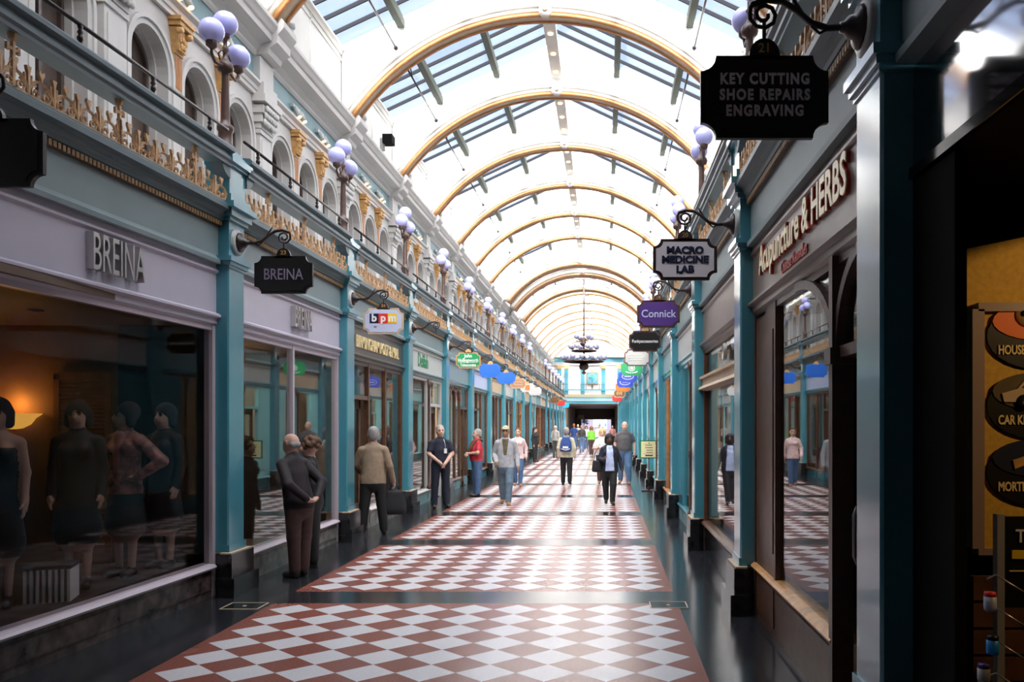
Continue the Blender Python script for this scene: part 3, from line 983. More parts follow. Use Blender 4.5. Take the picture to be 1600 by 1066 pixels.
R_TEALC = shopfront_kind('tan', 'teal_lit', trim='teal', riser='marble_grey', mull=(-1.02, .1, 1.02), iron_post=.1, extra=teal_panels('teal_lit'))
RGEN = [R_TEALA, R_TEALB, R_TEALC]
RGENN = ['teal-panelled shopfront with one wide window', 'teal-panelled shopfront with white fascia and a glazed door', 'teal-panelled shopfront with tan fascia and two windows']
RK = {0: (R_HERB, 'brown herbalist shopfront with gold letters, arched frame and golden wooden sill'),
      1: (R_BROWN, 'brown shopfront with a dark transom and ornamental tan band, beside the grey hanging sign'),
      2: (R_IRON, 'teal shopfront with white fascia and a dark iron shaft, beside the purple hanging sign'),
      3: (R_BRN2, 'pale teal shopfront with brown iron shaft behind the framed notice stand')}
for k in range(0, 18):
    kd, lab = RK.get(k, (RGEN[k % 3], f'{RGENN[k % 3]}, {ORD[k]} bay along the herbalist side'))
    kd.place(lab, (XR, (AR(k - 1) + AR(k)) / 2, 0), RROT, None if k in RK else 'shopfronts farther along the herbalist side', plain=k > 9)
    if k >= 0:
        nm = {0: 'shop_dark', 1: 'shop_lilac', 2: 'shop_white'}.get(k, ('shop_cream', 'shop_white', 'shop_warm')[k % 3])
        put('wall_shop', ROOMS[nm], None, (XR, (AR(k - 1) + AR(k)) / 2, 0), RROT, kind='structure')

# ------------------------------------------------------------------ hanging signs
def sg(s, k, label, kind):
    X = (XL if s > 0 else XR) + s * .035
    Y = AC(k) if s > 0 else AR(k)
    if k == -1 and s > 0:
        X = lcol(-1)[0] + .035
    grp = None
    return kind.place(label, (X, Y, 0), 0, None)
def bpm(cx):
    out = []
    for i, (m, ch) in enumerate((('navy_ink', 'b'), ('sign_red', 'p'), ('sign_yellow', 'm'))):
        b = MB().box(cx - .21 + .14 * i, cx - .21 + .14 * (i + 1), -.023, -.019, ZS - .035, ZS + .115, m)
        b.text(ch, front(cx - .14 + .14 * i, -.024, ZS + .045), .16, 'letter_white', .002, .006)
        out.append(('logo_block', b))
    out.append(('lettering', MB().text('M E D I A', front(cx, -.021, ZS - .085), .075, 'letter_grey', .002, .001)))
    return out
def swan(col):
    def f(cx):
        b = MB()
        b.prism([(.17 * cos(a) * 1.2, .105 * sin(a)) for a in [2 * pi * i / 24 for i in range(24)]], lambda x, z: (cx + x, -.022, ZS + z), lambda x, z: (cx + x, -.018, ZS + z), col)
        c2 = MB().prism([(.15 * cos(a) * 1.2, .085 * sin(a)) for a in [2 * pi * i / 24 for i in range(24)]], lambda x, z: (cx + x, -.024, ZS + z), lambda x, z: (cx + x, -.021, ZS + z), 'sign_navy')
        t = MB().box(cx - .11, cx + .11, -.026, -.023, ZS - .012, ZS + .014, 'letter_white')
        return [('oval_rim', b), ('oval', c2), ('lettering', t)]
    return f
def emblem(cx):
    b = MB()
    ring = [(cx + .085 * cos(a), -.022, ZS + .015 + .085 * sin(a)) for a in [2 * pi * i / 24 for i in range(25)]]
    b.tube(ring, .012, 'letter_white', 5)
    b.sphere((cx, -.02, ZS + .015), .05, 'letter_white', 10, (1, .2, 1))
    for s in (-1, 1):
        b.tube([(cx + s * .22 * sin(a), -.022, ZS - .01 - .12 * cos(a)) for a in [.05 + .12 * i for i in range(8)]], .016, 'letter_white', 5)
    return [('emblem', b)]
def orange_sq(cx):
    return [('orange_square', MB().box(cx - .10, cx + .10, -.024, -.019, ZS - .11, ZS + .13, 'sign_orange'))]
def strokes(col, rows, wid=.2):
    def f(cx):
        b = MB()
        rr = random.Random(len(rows) * 7 + int(wid * 100))
        for z in rows:
            p = [(cx - wid + 2 * wid * i / 16, -.021, ZS + z + rr.uniform(-.018, .018)) for i in range(17)]
            b.tube(p, .006, col, 4)
        return [('script', b)]
    return f
sg(1, -1, 'black hanging sign at the edge beside the lilac mannequin window', sign_kind(1, 'sign_black', [], number='22'))
sg(1, 0, 'black hanging sign with thin lilac capital letters between the two lilac shopfronts', sign_kind(1, 'sign_black', [('BREINA', .0, .17, .74, 'letter_dim', 0)], number='23'))
sg(1, 1, 'white-lilac hanging sign with navy, red and yellow logo blocks', sign_kind(1, 'sign_lilac', [], number='24', extra=bpm, num_board='iron', rim='tan'))
sg(1, 2, 'bare iron sign bracket without a board, beside the green-script shop', sign_kind(1, None, []))
sg(1, 3, 'green hanging sign with gold rim and white shop name', sign_kind(1, 'sign_green', [('John', .11, .12, .9, None, .003), ('Hollingsworth', .0, .12, .75, None, .003), ('Tobacconists', -.12, .10, .75, None, .003)], rim='gold', num_board='gold',
   extra=lambda cx: [('rule', MB().box(cx - .24, cx + .24, -.024, -.02, ZS - .055, ZS - .048, 'letter_white'))]))
bl = sign_kind(1, 'sign_blue', [], num_board='gold')
sg(1, 4, 'plain blue hanging sign, nearer one of the two', bl)
sg(1, 5, 'plain blue hanging sign, the one behind the nearer blue board', bl)
sg(1, 6, 'tan-brown hanging sign with pale script beyond the blue boards', sign_kind(1, 'sign_brown', [], rim='tan', num_board='gold', extra=strokes('letter_white', (.06, -.04), .18)))
sg(1, 7, 'white hanging sign with an orange square', sign_kind(1, 'sign_white', [], extra=orange_sq, num_board='gold'))
sg(1, 8, 'white hanging sign with faint grey script beyond the orange-square sign', sign_kind(1, 'sign_white', [], extra=strokes('letter_grey', (.02, -.04), .12), num_board='gold'))
sg(1, 12, 'dark brown hanging sign with gold script far down the mannequin-shop side', sign_kind(1, 'sign_darkbrown', [], rim='gold', extra=strokes('gold', (.08, .02, -.06), .2), num_board='gold'))
sg(1, 14, 'red hanging sign far down the mannequin-shop side', sign_kind(1, 'sign_red', [], num_board='gold'))
sg(1, 16, 'sky-blue hanging sign farthest down the mannequin-shop side', sign_kind(1, 'sign_sky', [], num_board='gold'))
sg(-1, -1, 'large black hanging sign advertising keys, shoes and engraving', sign_kind(-1, 'sign_black', [('KEY CUTTING', .083, .072, .80, 'letter_pale', .0030, 1.22), ('SHOE REPAIRS', .006, .072, .80, 'letter_pale', .0030, 1.22), ('ENGRAVING', -.071, .072, .80, 'letter_pale', .0030, 1.22)], number='21'))
sg(-1, 0, 'grey hanging sign with bold navy capitals on three lines', sign_kind(-1, 'sign_grey', [('MACRO', .085, .095, 1.05, 'navy_ink', .005), ('MEDICINE', -.005, .095, 1.05, 'navy_ink', .005), ('LAB', -.10, .095, 1.05, 'navy_ink', .005)], rim='iron', number='20', numcol='gold_dull'))
sg(-1, 1, 'purple hanging sign with one pale word', sign_kind(-1, 'sign_purple', [('Connick', 0, .155, .95, 'sign_lilac', .001)], rim='iron_brown', number='19', num_board='iron_brown', numcol='gold_dull'))
sg(-1, 2, 'black hanging sign with white scribbled word below the purple sign', sign_kind(-1, 'sign_black', [('Funkyaccessories', 0, .085, .85, 'letter_white', .001)], rim='iron_brown', num_board='gold_dull'))
sg(-1, 3, 'white hanging sign with faint gold script and brown rim', sign_kind(-1, 'sign_white', [], rim='sign_darkbrown', extra=strokes('paper_cream', (.07, 0, -.06), .2)))
sg(-1, 4, 'green hanging sign with a round white emblem', sign_kind(-1, 'sign_green', [], extra=emblem))
nv = sign_kind(-1, 'sign_navy', [], extra=swan('sign_lilac'))
sg(-1, 5, 'blue hanging sign with white oval ring, nearer one of the pair', nv)
sg(-1, 6, 'blue hanging sign with white oval ring, behind its nearer twin', nv)
sg(-1, 7, 'orange hanging sign below the blue oval signs', sign_kind(-1, 'sign_orange', []))
sg(-1, 9, 'brown hanging sign with three gold capitals', sign_kind(-1, 'sign_darkbrown', [('EVE', 0, .2, 1.0, 'gold', .004)], rim='tan', num_board='gold'))
sg(-1, 11, 'red hanging sign farthest along the herbalist side', sign_kind(-1, 'sign_red', []))
# ------------------------------------------------------------------ ground, roof, end wall
fl = MB().quad((-9, -8, 0), (6, -8, 0), (6, 160, 0), (-9, 160, 0), 'floor_tiles')
structure('floor', fl)
HS, RISE, ZSP = 3.86, 2.03, 8.0
RAD = (HS * HS + RISE * RISE) / (2 * RISE)
ZCC = ZSP + RISE - RAD
AH = math.asin(HS / RAD)
A0, A1 = pi / 2 - AH, pi / 2 + AH
EX0, EX1, ZE, ZR = -5.36, 2.96, 9.44, 11.40

def arch_kind(drop=0.0, thick=.13, wide=.34, heavy=False):
    r = RAD - drop
    rib = MB()
    rib.arcband(0, ZCC, r, r + thick, -wide / 2, wide / 2, A0, A1, 56, 'cream', True)
    rib.arcband(0, ZCC, r + thick, r + thick + .05, -wide / 2 - .04, wide / 2 + .04, A0, A1, 56, 'cream', True)
    rib.arcband(0, ZCC, r + thick * .3, r + thick * .62, -wide / 2 - .02, wide / 2 + .02, A0, A1, 56, 'tan', True)
    soff = MB()
    for y in (-wide / 2 + .03, wide / 2 - .03):
        soff.arcband(0, ZCC, r - .035, r + .03, y - .035, y + .035, A0, A1, 56, 'bronze_paint', True)
    soff.arcband(0, ZCC, r - .012, r + .01, -wide / 2 + .06, wide / 2 - .06, A0, A1, 56, 'tan', True)
    if heavy:
        for i in range(90):
            a = A0 + (A1 - A0) * (i + .5) / 90
            c = (r - .03)
            soff.arcband(0, ZCC, r - .05, r - .01, -wide / 2, wide / 2, a - .004, a + .004, 1, 'bronze_paint')
    boss = MB()
    boss.lathe([(.0, -.05), (.10, -.05), (.14, 0), (.14, .06), (.0, .06)], (0, -wide / 2 - .02, ZCC + r + thick * .55), 'cream', 16, axis='y')
    boss.lathe([(.0, -.03), (.05, -.03), (.06, 0), (.0, 0)], (0, -wide / 2 - .07, ZCC + r + thick * .55), 'tan', 12, axis='y')
    fill = MB()                                   # solid wall between arch and roof
    n = 40
    ro = r + thick
    lo = [(ro * cos(A1 + (A0 - A1) * i / n), ZCC + ro * sin(A1 + (A0 - A1) * i / n)) for i in range(n + 1)]
    def roof(x):
        X = x + RC
        return ZR - .02 - abs(X - RC) * (ZR - ZE) / (RC - EX0)
    hi = [(x, max(roof(x), z)) for x, z in lo]
    lo = [(EX0 + .05 - RC, ZSP)] + lo + [(EX1 - .05 - RC, ZSP)]
    hi = [(EX0 + .05 - RC, ZE - .02)] + hi + [(EX1 - .05 - RC, ZE - .02)]
    for y in (-.08, .08):
        for i in range(len(lo) - 1):
            fill.quad((lo[i][0], y, lo[i][1]), (lo[i + 1][0], y, lo[i + 1][1]), (hi[i + 1][0], y, hi[i + 1][1]), (hi[i][0], y, hi[i][1]), 'plaster_white')
    return Kind('roof_arch', 'arch', [('rib', rib, [('boss', boss)]), ('soffit_bead', soff), ('spandrel_wall', fill)])

ARCHES = [4.88, 8.88] + [12.88 + 4 * k for k in range(0, 7)] + [41.6, 44.4, 49.2] + [52.88 + 4 * k for k in range(0, 8)]
AK, AB = arch_kind(), arch_kind(.34, .28, .9, True)
for i, y in enumerate(ARCHES):
    big = y in (41.6, 44.4, 49.2)
    (AB if big else AK).place(f'{"broad lattice-soffit" if big else "slim cream and bronze"} arch across the glass roof, {ORD[i]} from the viewer', (RC, y, 0), 0, 'roof arches', plain=y > 70)

def skylight_kind(Ln, trusses=False):
    slope = lambda X: ZR - abs(X - RC) * (ZR - ZE) / (RC - EX0)
    parts = []
    for s in (-1, 1):
        xe = EX0 if s < 0 else EX1
        p = MB().quad((RC, 0, ZR), (RC, Ln, ZR), (xe, Ln, slope(xe)), (xe, 0, slope(xe)), 'roof_glass')
        parts.append(('glass_pane', p))
    nb = max(4, round(Ln / .56))
    for s in (-1, 1):
        xe = EX0 if s < 0 else EX1
        b = MB()
        for i in range(1, nb):
            y = Ln * i / nb
            b.prism([(RC, ZR + .03), (RC, ZR - .05), (xe, slope(xe) - .05), (xe, slope(xe) + .03)], lambda x, z: (x, y - .016, z), lambda x, z: (x, y + .016, z), 'bar_black')
        parts.append(('glazing_bars', b))
        for t in (.36, .70):
            x = RC + s * t * abs(xe - RC)
            z = slope(x)
            pu = MB().box(x - .07, x + .07, .05, Ln - .05, z - .24, z - .06, 'purlin_grey')
            parts.append(('purlin', pu))
    rb = MB().box(RC - .13, RC + .13, .1, Ln - .1, 10.42, 10.60, 'cream').box(RC - .03, RC + .03, .1, Ln - .1, 10.6, ZR - .05, 'cream')
    subs = []
    for i in range(4):
        y = Ln * (i + .5) / 4
        subs.append(('downlight', MB().lathe([(.055, 10.40), (.06, 10.425)], (RC, y, 0), 'lamp_warm', 12)))
    parts.append(('lighting_trough', rb, subs))
    for s in (-1, 1):
        x = RC + s * 3.0
        rod = MB().tube([(x, .5, 9.35), (x, Ln - .14, 9.35)], .022, 'iron', 6)
        rod.lathe([(.0, 0), (.06, .02), (.07, .07), (.03, .12), (.0, .12)], (x, 0, 0), 'iron', 6)
        m2 = MB()
        m2.v = []
        rod2 = MB().tube([(x, .5, 9.35), (x, Ln - .14, 9.35)], .022, 'iron', 6)
        rod2.sphere((x, Ln - .16, 9.35), .05, 'iron', 6)
        rod2.tube([(x, .5, 9.35), (x, .5, slope(x) - .1)], .02, 'iron', 6)
        rod2.tube([(x, .5, slope(x) - .1), (x, 1.3, 9.35)], .016, 'iron', 6)
        parts.append(('tie_rod', rod2))
    if trusses:
        for y in (1.0, 2.1):
            t = MB()
            for s in (-1, 1):
                p0, p1 = (RC + s * .6, y, 9.86), (RC + s * 3.4, y, 9.0)
                q0, q1 = (RC + s * .6, y, 10.2), (RC + s * 3.4, y, 9.35)
                t.tube([p0, p1], .03, 'grey_metal', 6).tube([q0, q1], .03, 'grey_metal', 6)
                for k in (.35, .7, 1.0):
                    a = tuple(p0[i] + (p1[i] - p0[i]) * k for i in range(3)); b = tuple(q0[i] + (q1[i] - q0[i]) * k for i in range(3))
                    t.tube([a, b], .045, 'iron', 6)
            t.box(RC - .7, RC + .7, y - .04, y + .04, 9.83, 9.90, 'grey_metal')
            parts.append(('iron_truss', t))
    return Kind('skylight', 'skylight', parts)
YS = ARCHES + [YEND]
kinds = {}
for i, (a, b) in enumerate(zip(YS[:-1], YS[1:])):
    key = round(b - a, 2)
    if key not in kinds:
        kinds[key] = skylight_kind(key, key == 4.8)
    if a > 12:
        for f_ in (.3, .75):
            ld = bpy.data.lights.new('trough_lamp', 'SPOT')
            ld.energy = min(260, 60 + 13 * max(0, a - 14))
            ld.color = (1.0, .93, .84)
            ld.spot_size = radians(88)
            ld.spot_blend = .6
            ld.shadow_soft_size = .12
            lo = bpy.data.objects.new('trough_lamp', ld)
            COL.objects.link(lo)
            lo.location = (RC, a + f_ * (b - a), 10.36)
    kinds[key].place(f'pitched glass skylight with dark bars, {ORD[i]} bay from the viewer', (0, a, 0), 0, 'skylight bays', plain=a > 52)
# solid ceiling over the entrance lobby and its end wall
ce = MB()
for s in (-1, 1):
    xe = EX0 if s < 0 else EX1
    ce.quad((RC, -6, ZR), (RC, 4.88, ZR), (xe, 4.88, ZE), (xe, -6, ZE), 'cream')
structure('ceiling', ce)
structure('wall_back', MB().box(-9, 6, -6.2, -6, 0, 11.5, 'shop_dark'))
structure('wall_outer_left', MB().quad((-5.9, -6, 3.9), (-5.9, YEND, 3.9), (-5.9, YEND, 9.44), (-5.9, -6, 9.44), 'stone_white').quad((EX0, -6, 9.44), (-5.9, -6, 9.44), (-5.9, YEND, 9.44), (EX0, YEND, 9.44), 'stone_white'))
structure('wall_outer_right', MB().quad((3.5, -6, 3.9), (3.5, YEND, 3.9), (3.5, YEND, 9.44), (3.5, -6, 9.44), 'stone_white').quad((EX1, -6, 9.44), (3.5, -6, 9.44), (3.5, YEND, 9.44), (EX1, YEND, 9.44), 'stone_white'))

# ------------------------------------------------------------------ end wall with the clock
e = MB()
y = YEND
PX0, PX1 = -4.0, 1.35            # passage under the end gallery
structure('wall_end_side', MB().box(-5.9, PX0, y, y + .5, 0, 3.8, 'teal'))
structure('wall_end_side', MB().box(PX1, 3.5, y, y + .5, 0, 3.8, 'teal'))
e.box(-5.9, 3.5, y + .35, y + .6, 3.8, 11.5, 'stone_white')
structure('wall_end', e)
f = MB()
f.box(-5.6, 3.2, y, y + .345, 3.8, 4.05, 'teal').box(-5.6, 3.2, y - .1, y + .345, 4.05, 4.4, 'teal_pale').box(-5.6, 3.2, y - .15, y + .345, 4.4, 4.5, 'teal').box(-5.6, 3.2, y - .12, y + .3, 4.5, 4.72, 'gold_dull')
for z in (5.2,):
    f.box(-5.6, 3.2, y - .08, y, z - .07, z + .07, 'teal')
f.tube([(-5.6, y - .04, 5.75), (3.2, y - .04, 5.75)], .02, 'iron', 5)
ef = put('gallery_balustrade', None)
ef['label'] = 'teal balcony rail with gold cresting under the clock on the end wall'
ef['category'] = 'balustrade'
put('balcony_front', f, ef)
for i in range(6):
    put('post', MB().lathe([(.03, 5.25), (.02, 5.5), (.03, 5.75)], (-4.6 + 1.36 * i, y - .04, 0), 'iron', 6), ef)
d = MB()
d.box(-5.6, 3.2, y + .2, y + .36, 7.7, 7.9, 'stone_white').box(-5.6, 3.2, y + .25, y + .36, 7.95, 8.5, 'teal').box(-5.6, 3.2, y - .05, y + .36, 8.5, 9.0, 'cream').box(-5.6, 3.2, y + .15, y + .36, 7.88, 7.98, 'stone_white')
d.arcband(RC, 6.9, 3.5, 3.7, y + .1, y + .36, .6, pi - .6, 24, 'cream')
dw = put('trim_end', d, None, (0, 0, 0), 0, kind='structure')
for x in (-4.6, -3.9, -2.25, -.15, 1.45, 2.2):
    p = put('pilaster', MB().box(x - .2, x + .2, y + .25, y + .36, 4.7, 7.4, 'teal'), dw)
    put('gold_capital', MB().elev([(x - .2, 7.35), (x + .2, 7.35), (x + .3, 7.7), (x - .3, 7.7)], y + .18, y + .36, 'gold'), p)
for n_, x in enumerate((-3.08, .68)):
    win_no += 1
    w = put(f'window_{win_no}', MB().box(x - .62, x + .62, y + .31, y + .36, 4.8, 7.2, 'plaster_white'), None, (0, 0, 0), 0, kind='structure')
    fm = MB()
    for xx in (x - .68, x + .68):
        fm.box(xx - .05, xx + .05, y + .28, y + .36, 4.75, 7.25, 'tan')
    fm.box(x - .72, x + .72, y + .28, y + .36, 7.2, 7.3, 'tan').box(x - .72, x + .72, y + .28, y + .36, 4.72, 4.8, 'tan')
    put('window_frame', fm, w)
# clock
ck = put('wall_clock', None, None, (RC - .08, y + .36, 6.4))
ck['label'] = 'pale blue square clock with gold numerals on the end wall'
ck['category'] = 'clock'
sq = []
for cx, cz, a0 in ((.42, .42, 0), (-.42, .42, pi / 2), (-.42, -.42, pi), (.42, -.42, 1.5 * pi)):
    sq += [(cx + .13 * cos(a0 + i * pi / 8), cz + .13 * sin(a0 + i * pi / 8)) for i in range(5)]
put('clock_case', MB().elev([(a * 1.15, b * 1.15) for a, b in sq], -.16, 0, 'gold_dull'), ck)
fc = put('clock_face', MB().elev(sq, -.20, -.15, 'teal'), ck)
nm = MB()
for i in range(12):
    a = i * pi / 6
    nm.box(.42 * sin(a) - .035, .42 * sin(a) + .035, -.215, -.20, .42 * cos(a) - .05, .42 * cos(a) + .05, 'gold')
put('numerals', nm, fc)
put('hour_hand', MB().elev([(.02, -.03), (.02, .03), (-.40, .05), (-.40, .0)], -.23, -.215, 'iron'), ck)
put('minute_hand', MB().elev([(-.015, 0), (.015, 0), (.02, -.46), (-.02, -.46)], -.25, -.235, 'iron'), ck)
put('finial', MB().box(-.05, .05, -.15, -.05, -1.0, -.6, 'iron').box(-.09, .09, -.15, -.02, .6, .85, 'gold'), ck)
# ------------------------------------------------------------------ passage to the street
ps = MB()
ps.quad((PX0, y + .5, 0), (PX0, 114, 0), (PX0, 114, 3.8), (PX0, y + .5, 3.8), 'shop_cream')
ps.quad((PX1, y + .5, 0), (PX1, 114, 0), (PX1, 114, 3.8), (PX1, y + .5, 3.8), 'shop_cream')
structure('wall_passage', ps)
structure('shade_block', MB().box(-9, 7, 84.7, 113.5, 3.96, 19, 'shop_cream'))  # unseen building mass, added to shade the street
structure('ceiling_passage', MB().box(PX0 - .5, PX1 + .5, y + .4, 114, 3.8, 3.95, 'tan'))
structure('trim_passage', MB().box(PX0, PX1, 112.6, 114, 2.35, 3.8, 'wood_brown').box(PX0, PX0 + .9, 110, 114, 0, 2.6, 'grey_metal').box(PX1 - .5, PX1, 110, 114, 0, 2.6, 'grey_metal'))
bs = put('doorway_sign', MB().box(PX0 + .75, PX0 + 1.5, 100, 100.06, 2.35, 2.8, 'tan'))
bs['label'] = 'small cream notice hung at the far passage mouth'
bs['category'] = 'sign'
b = put('street_building', None)
b['label'] = 'pale building across the street beyond the far passage'
b['category'] = 'building'
put('wall_face', MB().box(-14, 10, 140, 142, 0, 9, 'street_wall'), b)
for i in range(5):
    put('window', MB().box(-10 + 4 * i, -8 + 4 * i, 139.9, 140.1, 1.2, 3.4, 'teal_pale'), b)
for i, (x, lab) in enumerate(((-.75, 'blue and white street banner beyond the passage, by the thin pole'), (.1, 'blue and white street banner beyond the passage, away from the thin pole'))):
    bn = put('street_banner', None)
    bn['label'] = lab
    bn['category'] = 'banner'
    put('banner_cloth', MB().box(x - .22, x + .22, 125, 125.04, 1.0, 3.6, 'sign_lilac').box(x - .14, x + .14, 124.98, 125.0, 2.5, 3.0, 'sign_sky').box(x - .14, x + .14, 124.98, 125.0, 1.4, 1.8, 'sign_sky'), bn)
    put('pole', MB().tube([(x - .26, 125, 0), (x - .26, 125, 4)], .04, 'grey_metal', 6), bn)
tr = put('street_tree', None)
tr['label'] = 'dark spiky shrub on the street beyond the passage'
tr['category'] = 'tree'
fo = MB()
rr = random.Random(4)
for i in range(120):
    a, t = rr.uniform(0, 2 * pi), rr.uniform(-.6, 1.4)
    r = rr.uniform(.3, .9)
    c = (-3.0, 120, 2.0)
    fo.tube([c, (c[0] + r * cos(a) * cos(t), c[1] + r * sin(a) * cos(t), c[2] + r * sin(t))], [.10, .02], 'navy_ink', 4)
put('foliage', fo, tr)
put('trunk', MB().tube([(-3.0, 120, 0), (-3.0, 120, 2)], .08, 'wood_brown', 8), tr)

# ------------------------------------------------------------------ chandelier
chd = put('chandelier', None, None, (RC + .03, 46.5, 0))
chd['label'] = 'large brown iron chandelier with rings of white globes under the roof'
chd['category'] = 'chandelier'
st = MB().tube([(0, 0, 9.88), (0, 0, 6.6)], .04, 'iron_brown', 8)
st.lathe([(.03, 4.55), (.12, 4.62), (.10, 4.68), (.03, 4.75), (.24, 4.86), (.27, 5.0), (.22, 5.14), (.05, 5.25), (.05, 5.45), (.12, 5.5), (.05, 5.6), (.05, 6.1), (.2, 6.2), (.24, 6.28), (.12, 6.36), (.16, 6.52), (.05, 6.62), (.04, 6.7)], (0, 0, 0), 'iron_brown', 12)
put('stem', st, chd)
for r, z, ng in ((1.12, 5.28, 14), (.72, 5.88, 8), (.45, 6.42, 4)):
    rg = MB()
    if ng > 4:
        rg.lathe([(r - .10, z - .03), (r - .02, z - .06), (r - .02, z + .01), (r - .10, z + .02), (r - .10, z - .03)], (0, 0, 0), 'iron_brown', 28)
    for i in range(ng):
        a = 2 * pi * (i + .35) / ng
        rg.tube([(.05 * cos(a), .05 * sin(a), z + .1), (r * .6 * cos(a), r * .6 * sin(a), z - .02), (r * cos(a), r * sin(a), z - .04), (r * 1.05 * cos(a), r * 1.05 * sin(a), z + .1)], .02, 'iron_brown', 5)
    ro = put('ring', rg, chd)
    for i in range(ng):
        a = 2 * pi * (i + .35) / ng
        put('globe', MB().sphere((r * 1.05 * cos(a), r * 1.05 * sin(a), z + .22), .15, 'globe_lilac', 12), ro)
# ------------------------------------------------------------------ figures: one continuous skin grown around a posed skeleton
def nets(F, h, org):
    S = F < 0
    nx, ny, nz = F.shape
    cs = [(0, 0, 0), (1, 0, 0), (0, 1, 0), (1, 1, 0), (0, 0, 1), (1, 0, 1), (0, 1, 1), (1, 1, 1)]
    sub = lambda A, c: A[c[0]:nx - 1 + c[0], c[1]:ny - 1 + c[1], c[2]:nz - 1 + c[2]]
    cnt = sum(sub(S, c).astype(np.int8) for c in cs)
    act = (cnt > 0) & (cnt < 8)
    I = np.argwhere(act)
    idx = -np.ones(act.shape, np.int64)
    idx[act] = np.arange(len(I))
    val = np.stack([F[I[:, 0] + c[0], I[:, 1] + c[1], I[:, 2] + c[2]] for c in cs], 1)
    acc = np.zeros((len(I), 3)); num = np.zeros(len(I))
    C = np.array(cs, float)
    for a in range(8):
        for b in range(a + 1, 8):
            if np.abs(C[a] - C[b]).sum() != 1:
                continue
            va, vb = val[:, a], val[:, b]
            m = (va < 0) != (vb < 0)
            t = np.where(m, va / np.where(m, va - vb, 1), 0)
            acc += m[:, None] * (C[a] + t[:, None] * (C[b] - C[a]))
            num += m
    V = (I + acc / num[:, None]) * h + np.array(org)
    Q = []
    for ax in range(3):
        u, v = (ax + 1) % 3, (ax + 2) % 3
        sl = [slice(None)] * 3; sl2 = [slice(None)] * 3
        sl[ax] = slice(0, -1); sl2[ax] = slice(1, None)
        A, B = S[tuple(sl)], S[tuple(sl2)]
        ch = A != B
        E = np.argwhere(ch)
        E = E[(E[:, u] > 0) & (E[:, v] > 0)]
        lim = np.array(act.shape)
        E = E[(E[:, u] < lim[u]) & (E[:, v] < lim[v])]
        if not len(E):
            continue
        flip = A[E[:, 0], E[:, 1], E[:, 2]]
        def cell(du, dv):
            D = E.copy(); D[:, u] -= du; D[:, v] -= dv
            return idx[D[:, 0], D[:, 1], D[:, 2]]
        q = np.stack([cell(1, 1), cell(0, 1), cell(0, 0), cell(1, 0)], 1)
        q[~flip] = q[~flip][:, ::-1]
        Q.append(q)
    return V, np.concatenate(Q)

class Prim:
    def __init__(s, a, b=None, ra=.05, rb=None, lab='skin', sc=None, k=.02, push=0.0):
        s.a = np.array(a, float); s.b = np.array(b if b is not None else a, float)
        s.ra, s.rb = ra, rb if rb is not None else ra
        s.sc = np.array(sc if sc else (1, 1, 1), float)
        s.lab, s.k, s.push = lab, k, push
    def dist(s, P):
        P = (P - s.a) / s.sc
        d = (s.b - s.a) / s.sc
        L = (d * d).sum()
        t = np.clip((P @ d) / L, 0, 1) if L > 1e-12 else np.zeros(P.shape[:-1])
        q = P - t[..., None] * d
        return (np.sqrt((q * q).sum(-1)) - (s.ra + (s.rb - s.ra) * t)) * s.sc.min()
    def box(s):
        r = max(s.ra, s.rb) * s.sc
        return np.minimum(s.a, s.b) - r, np.maximum(s.a, s.b) + r

def grow(prims, h, matmap, clip_floor=True, relabel=None):
    lo = np.min([p.box()[0] for p in prims], 0) - .06
    hi = np.max([p.box()[1] for p in prims], 0) + .06
    n = np.ceil((hi - lo) / h).astype(int) + 1
    F = np.full(n, .2)
    ax = [lo[i] + h * np.arange(n[i]) for i in range(3)]
    for p in prims:
        b0, b1 = p.box()
        i0 = np.clip(((b0 - .07 - lo) / h).astype(int), 0, n - 1)
        i1 = np.clip(((b1 + .07 - lo) / h).astype(int) + 2, 1, n)
        G = np.stack(np.meshgrid(*[ax[i][i0[i]:i1[i]] for i in range(3)], indexing='ij'), -1)
        d = p.dist(G)
        sl = tuple(slice(i0[i], i1[i]) for i in range(3))
        f = F[sl]
        hh = np.clip(.5 + .5 * (f - d) / p.k, 0, 1)
        F[sl] = f + (d - f) * hh - p.k * hh * (1 - hh)
    if clip_floor:
        Z = ax[2][None, None, :]
        F = np.maximum(F, .004 - Z)
    V, Q = nets(F, h, lo)
    D = np.stack([p.dist(V) - p.push for p in prims], 1)
    lab = D.argmin(1)
    names = []
    for p in prims:
        if p.lab not in names:
            names.append(p.lab)
    pl = np.array([names.index(p.lab) for p in prims])
    vl = pl[lab]
    if relabel:
        vl = relabel(V, vl, names)
    fl_ = vl[Q[:, 0]]
    me = bpy.data.meshes.new('figure')
    me.from_pydata(V.tolist(), [], Q.tolist())
    for nme in names:
        me.materials.append(MATS[matmap[nme]])
    me.polygons.foreach_set('material_index', fl_.astype(np.int32))
    me.polygons.foreach_set('use_smooth', np.ones(len(Q), bool))
    me.update()
    return me

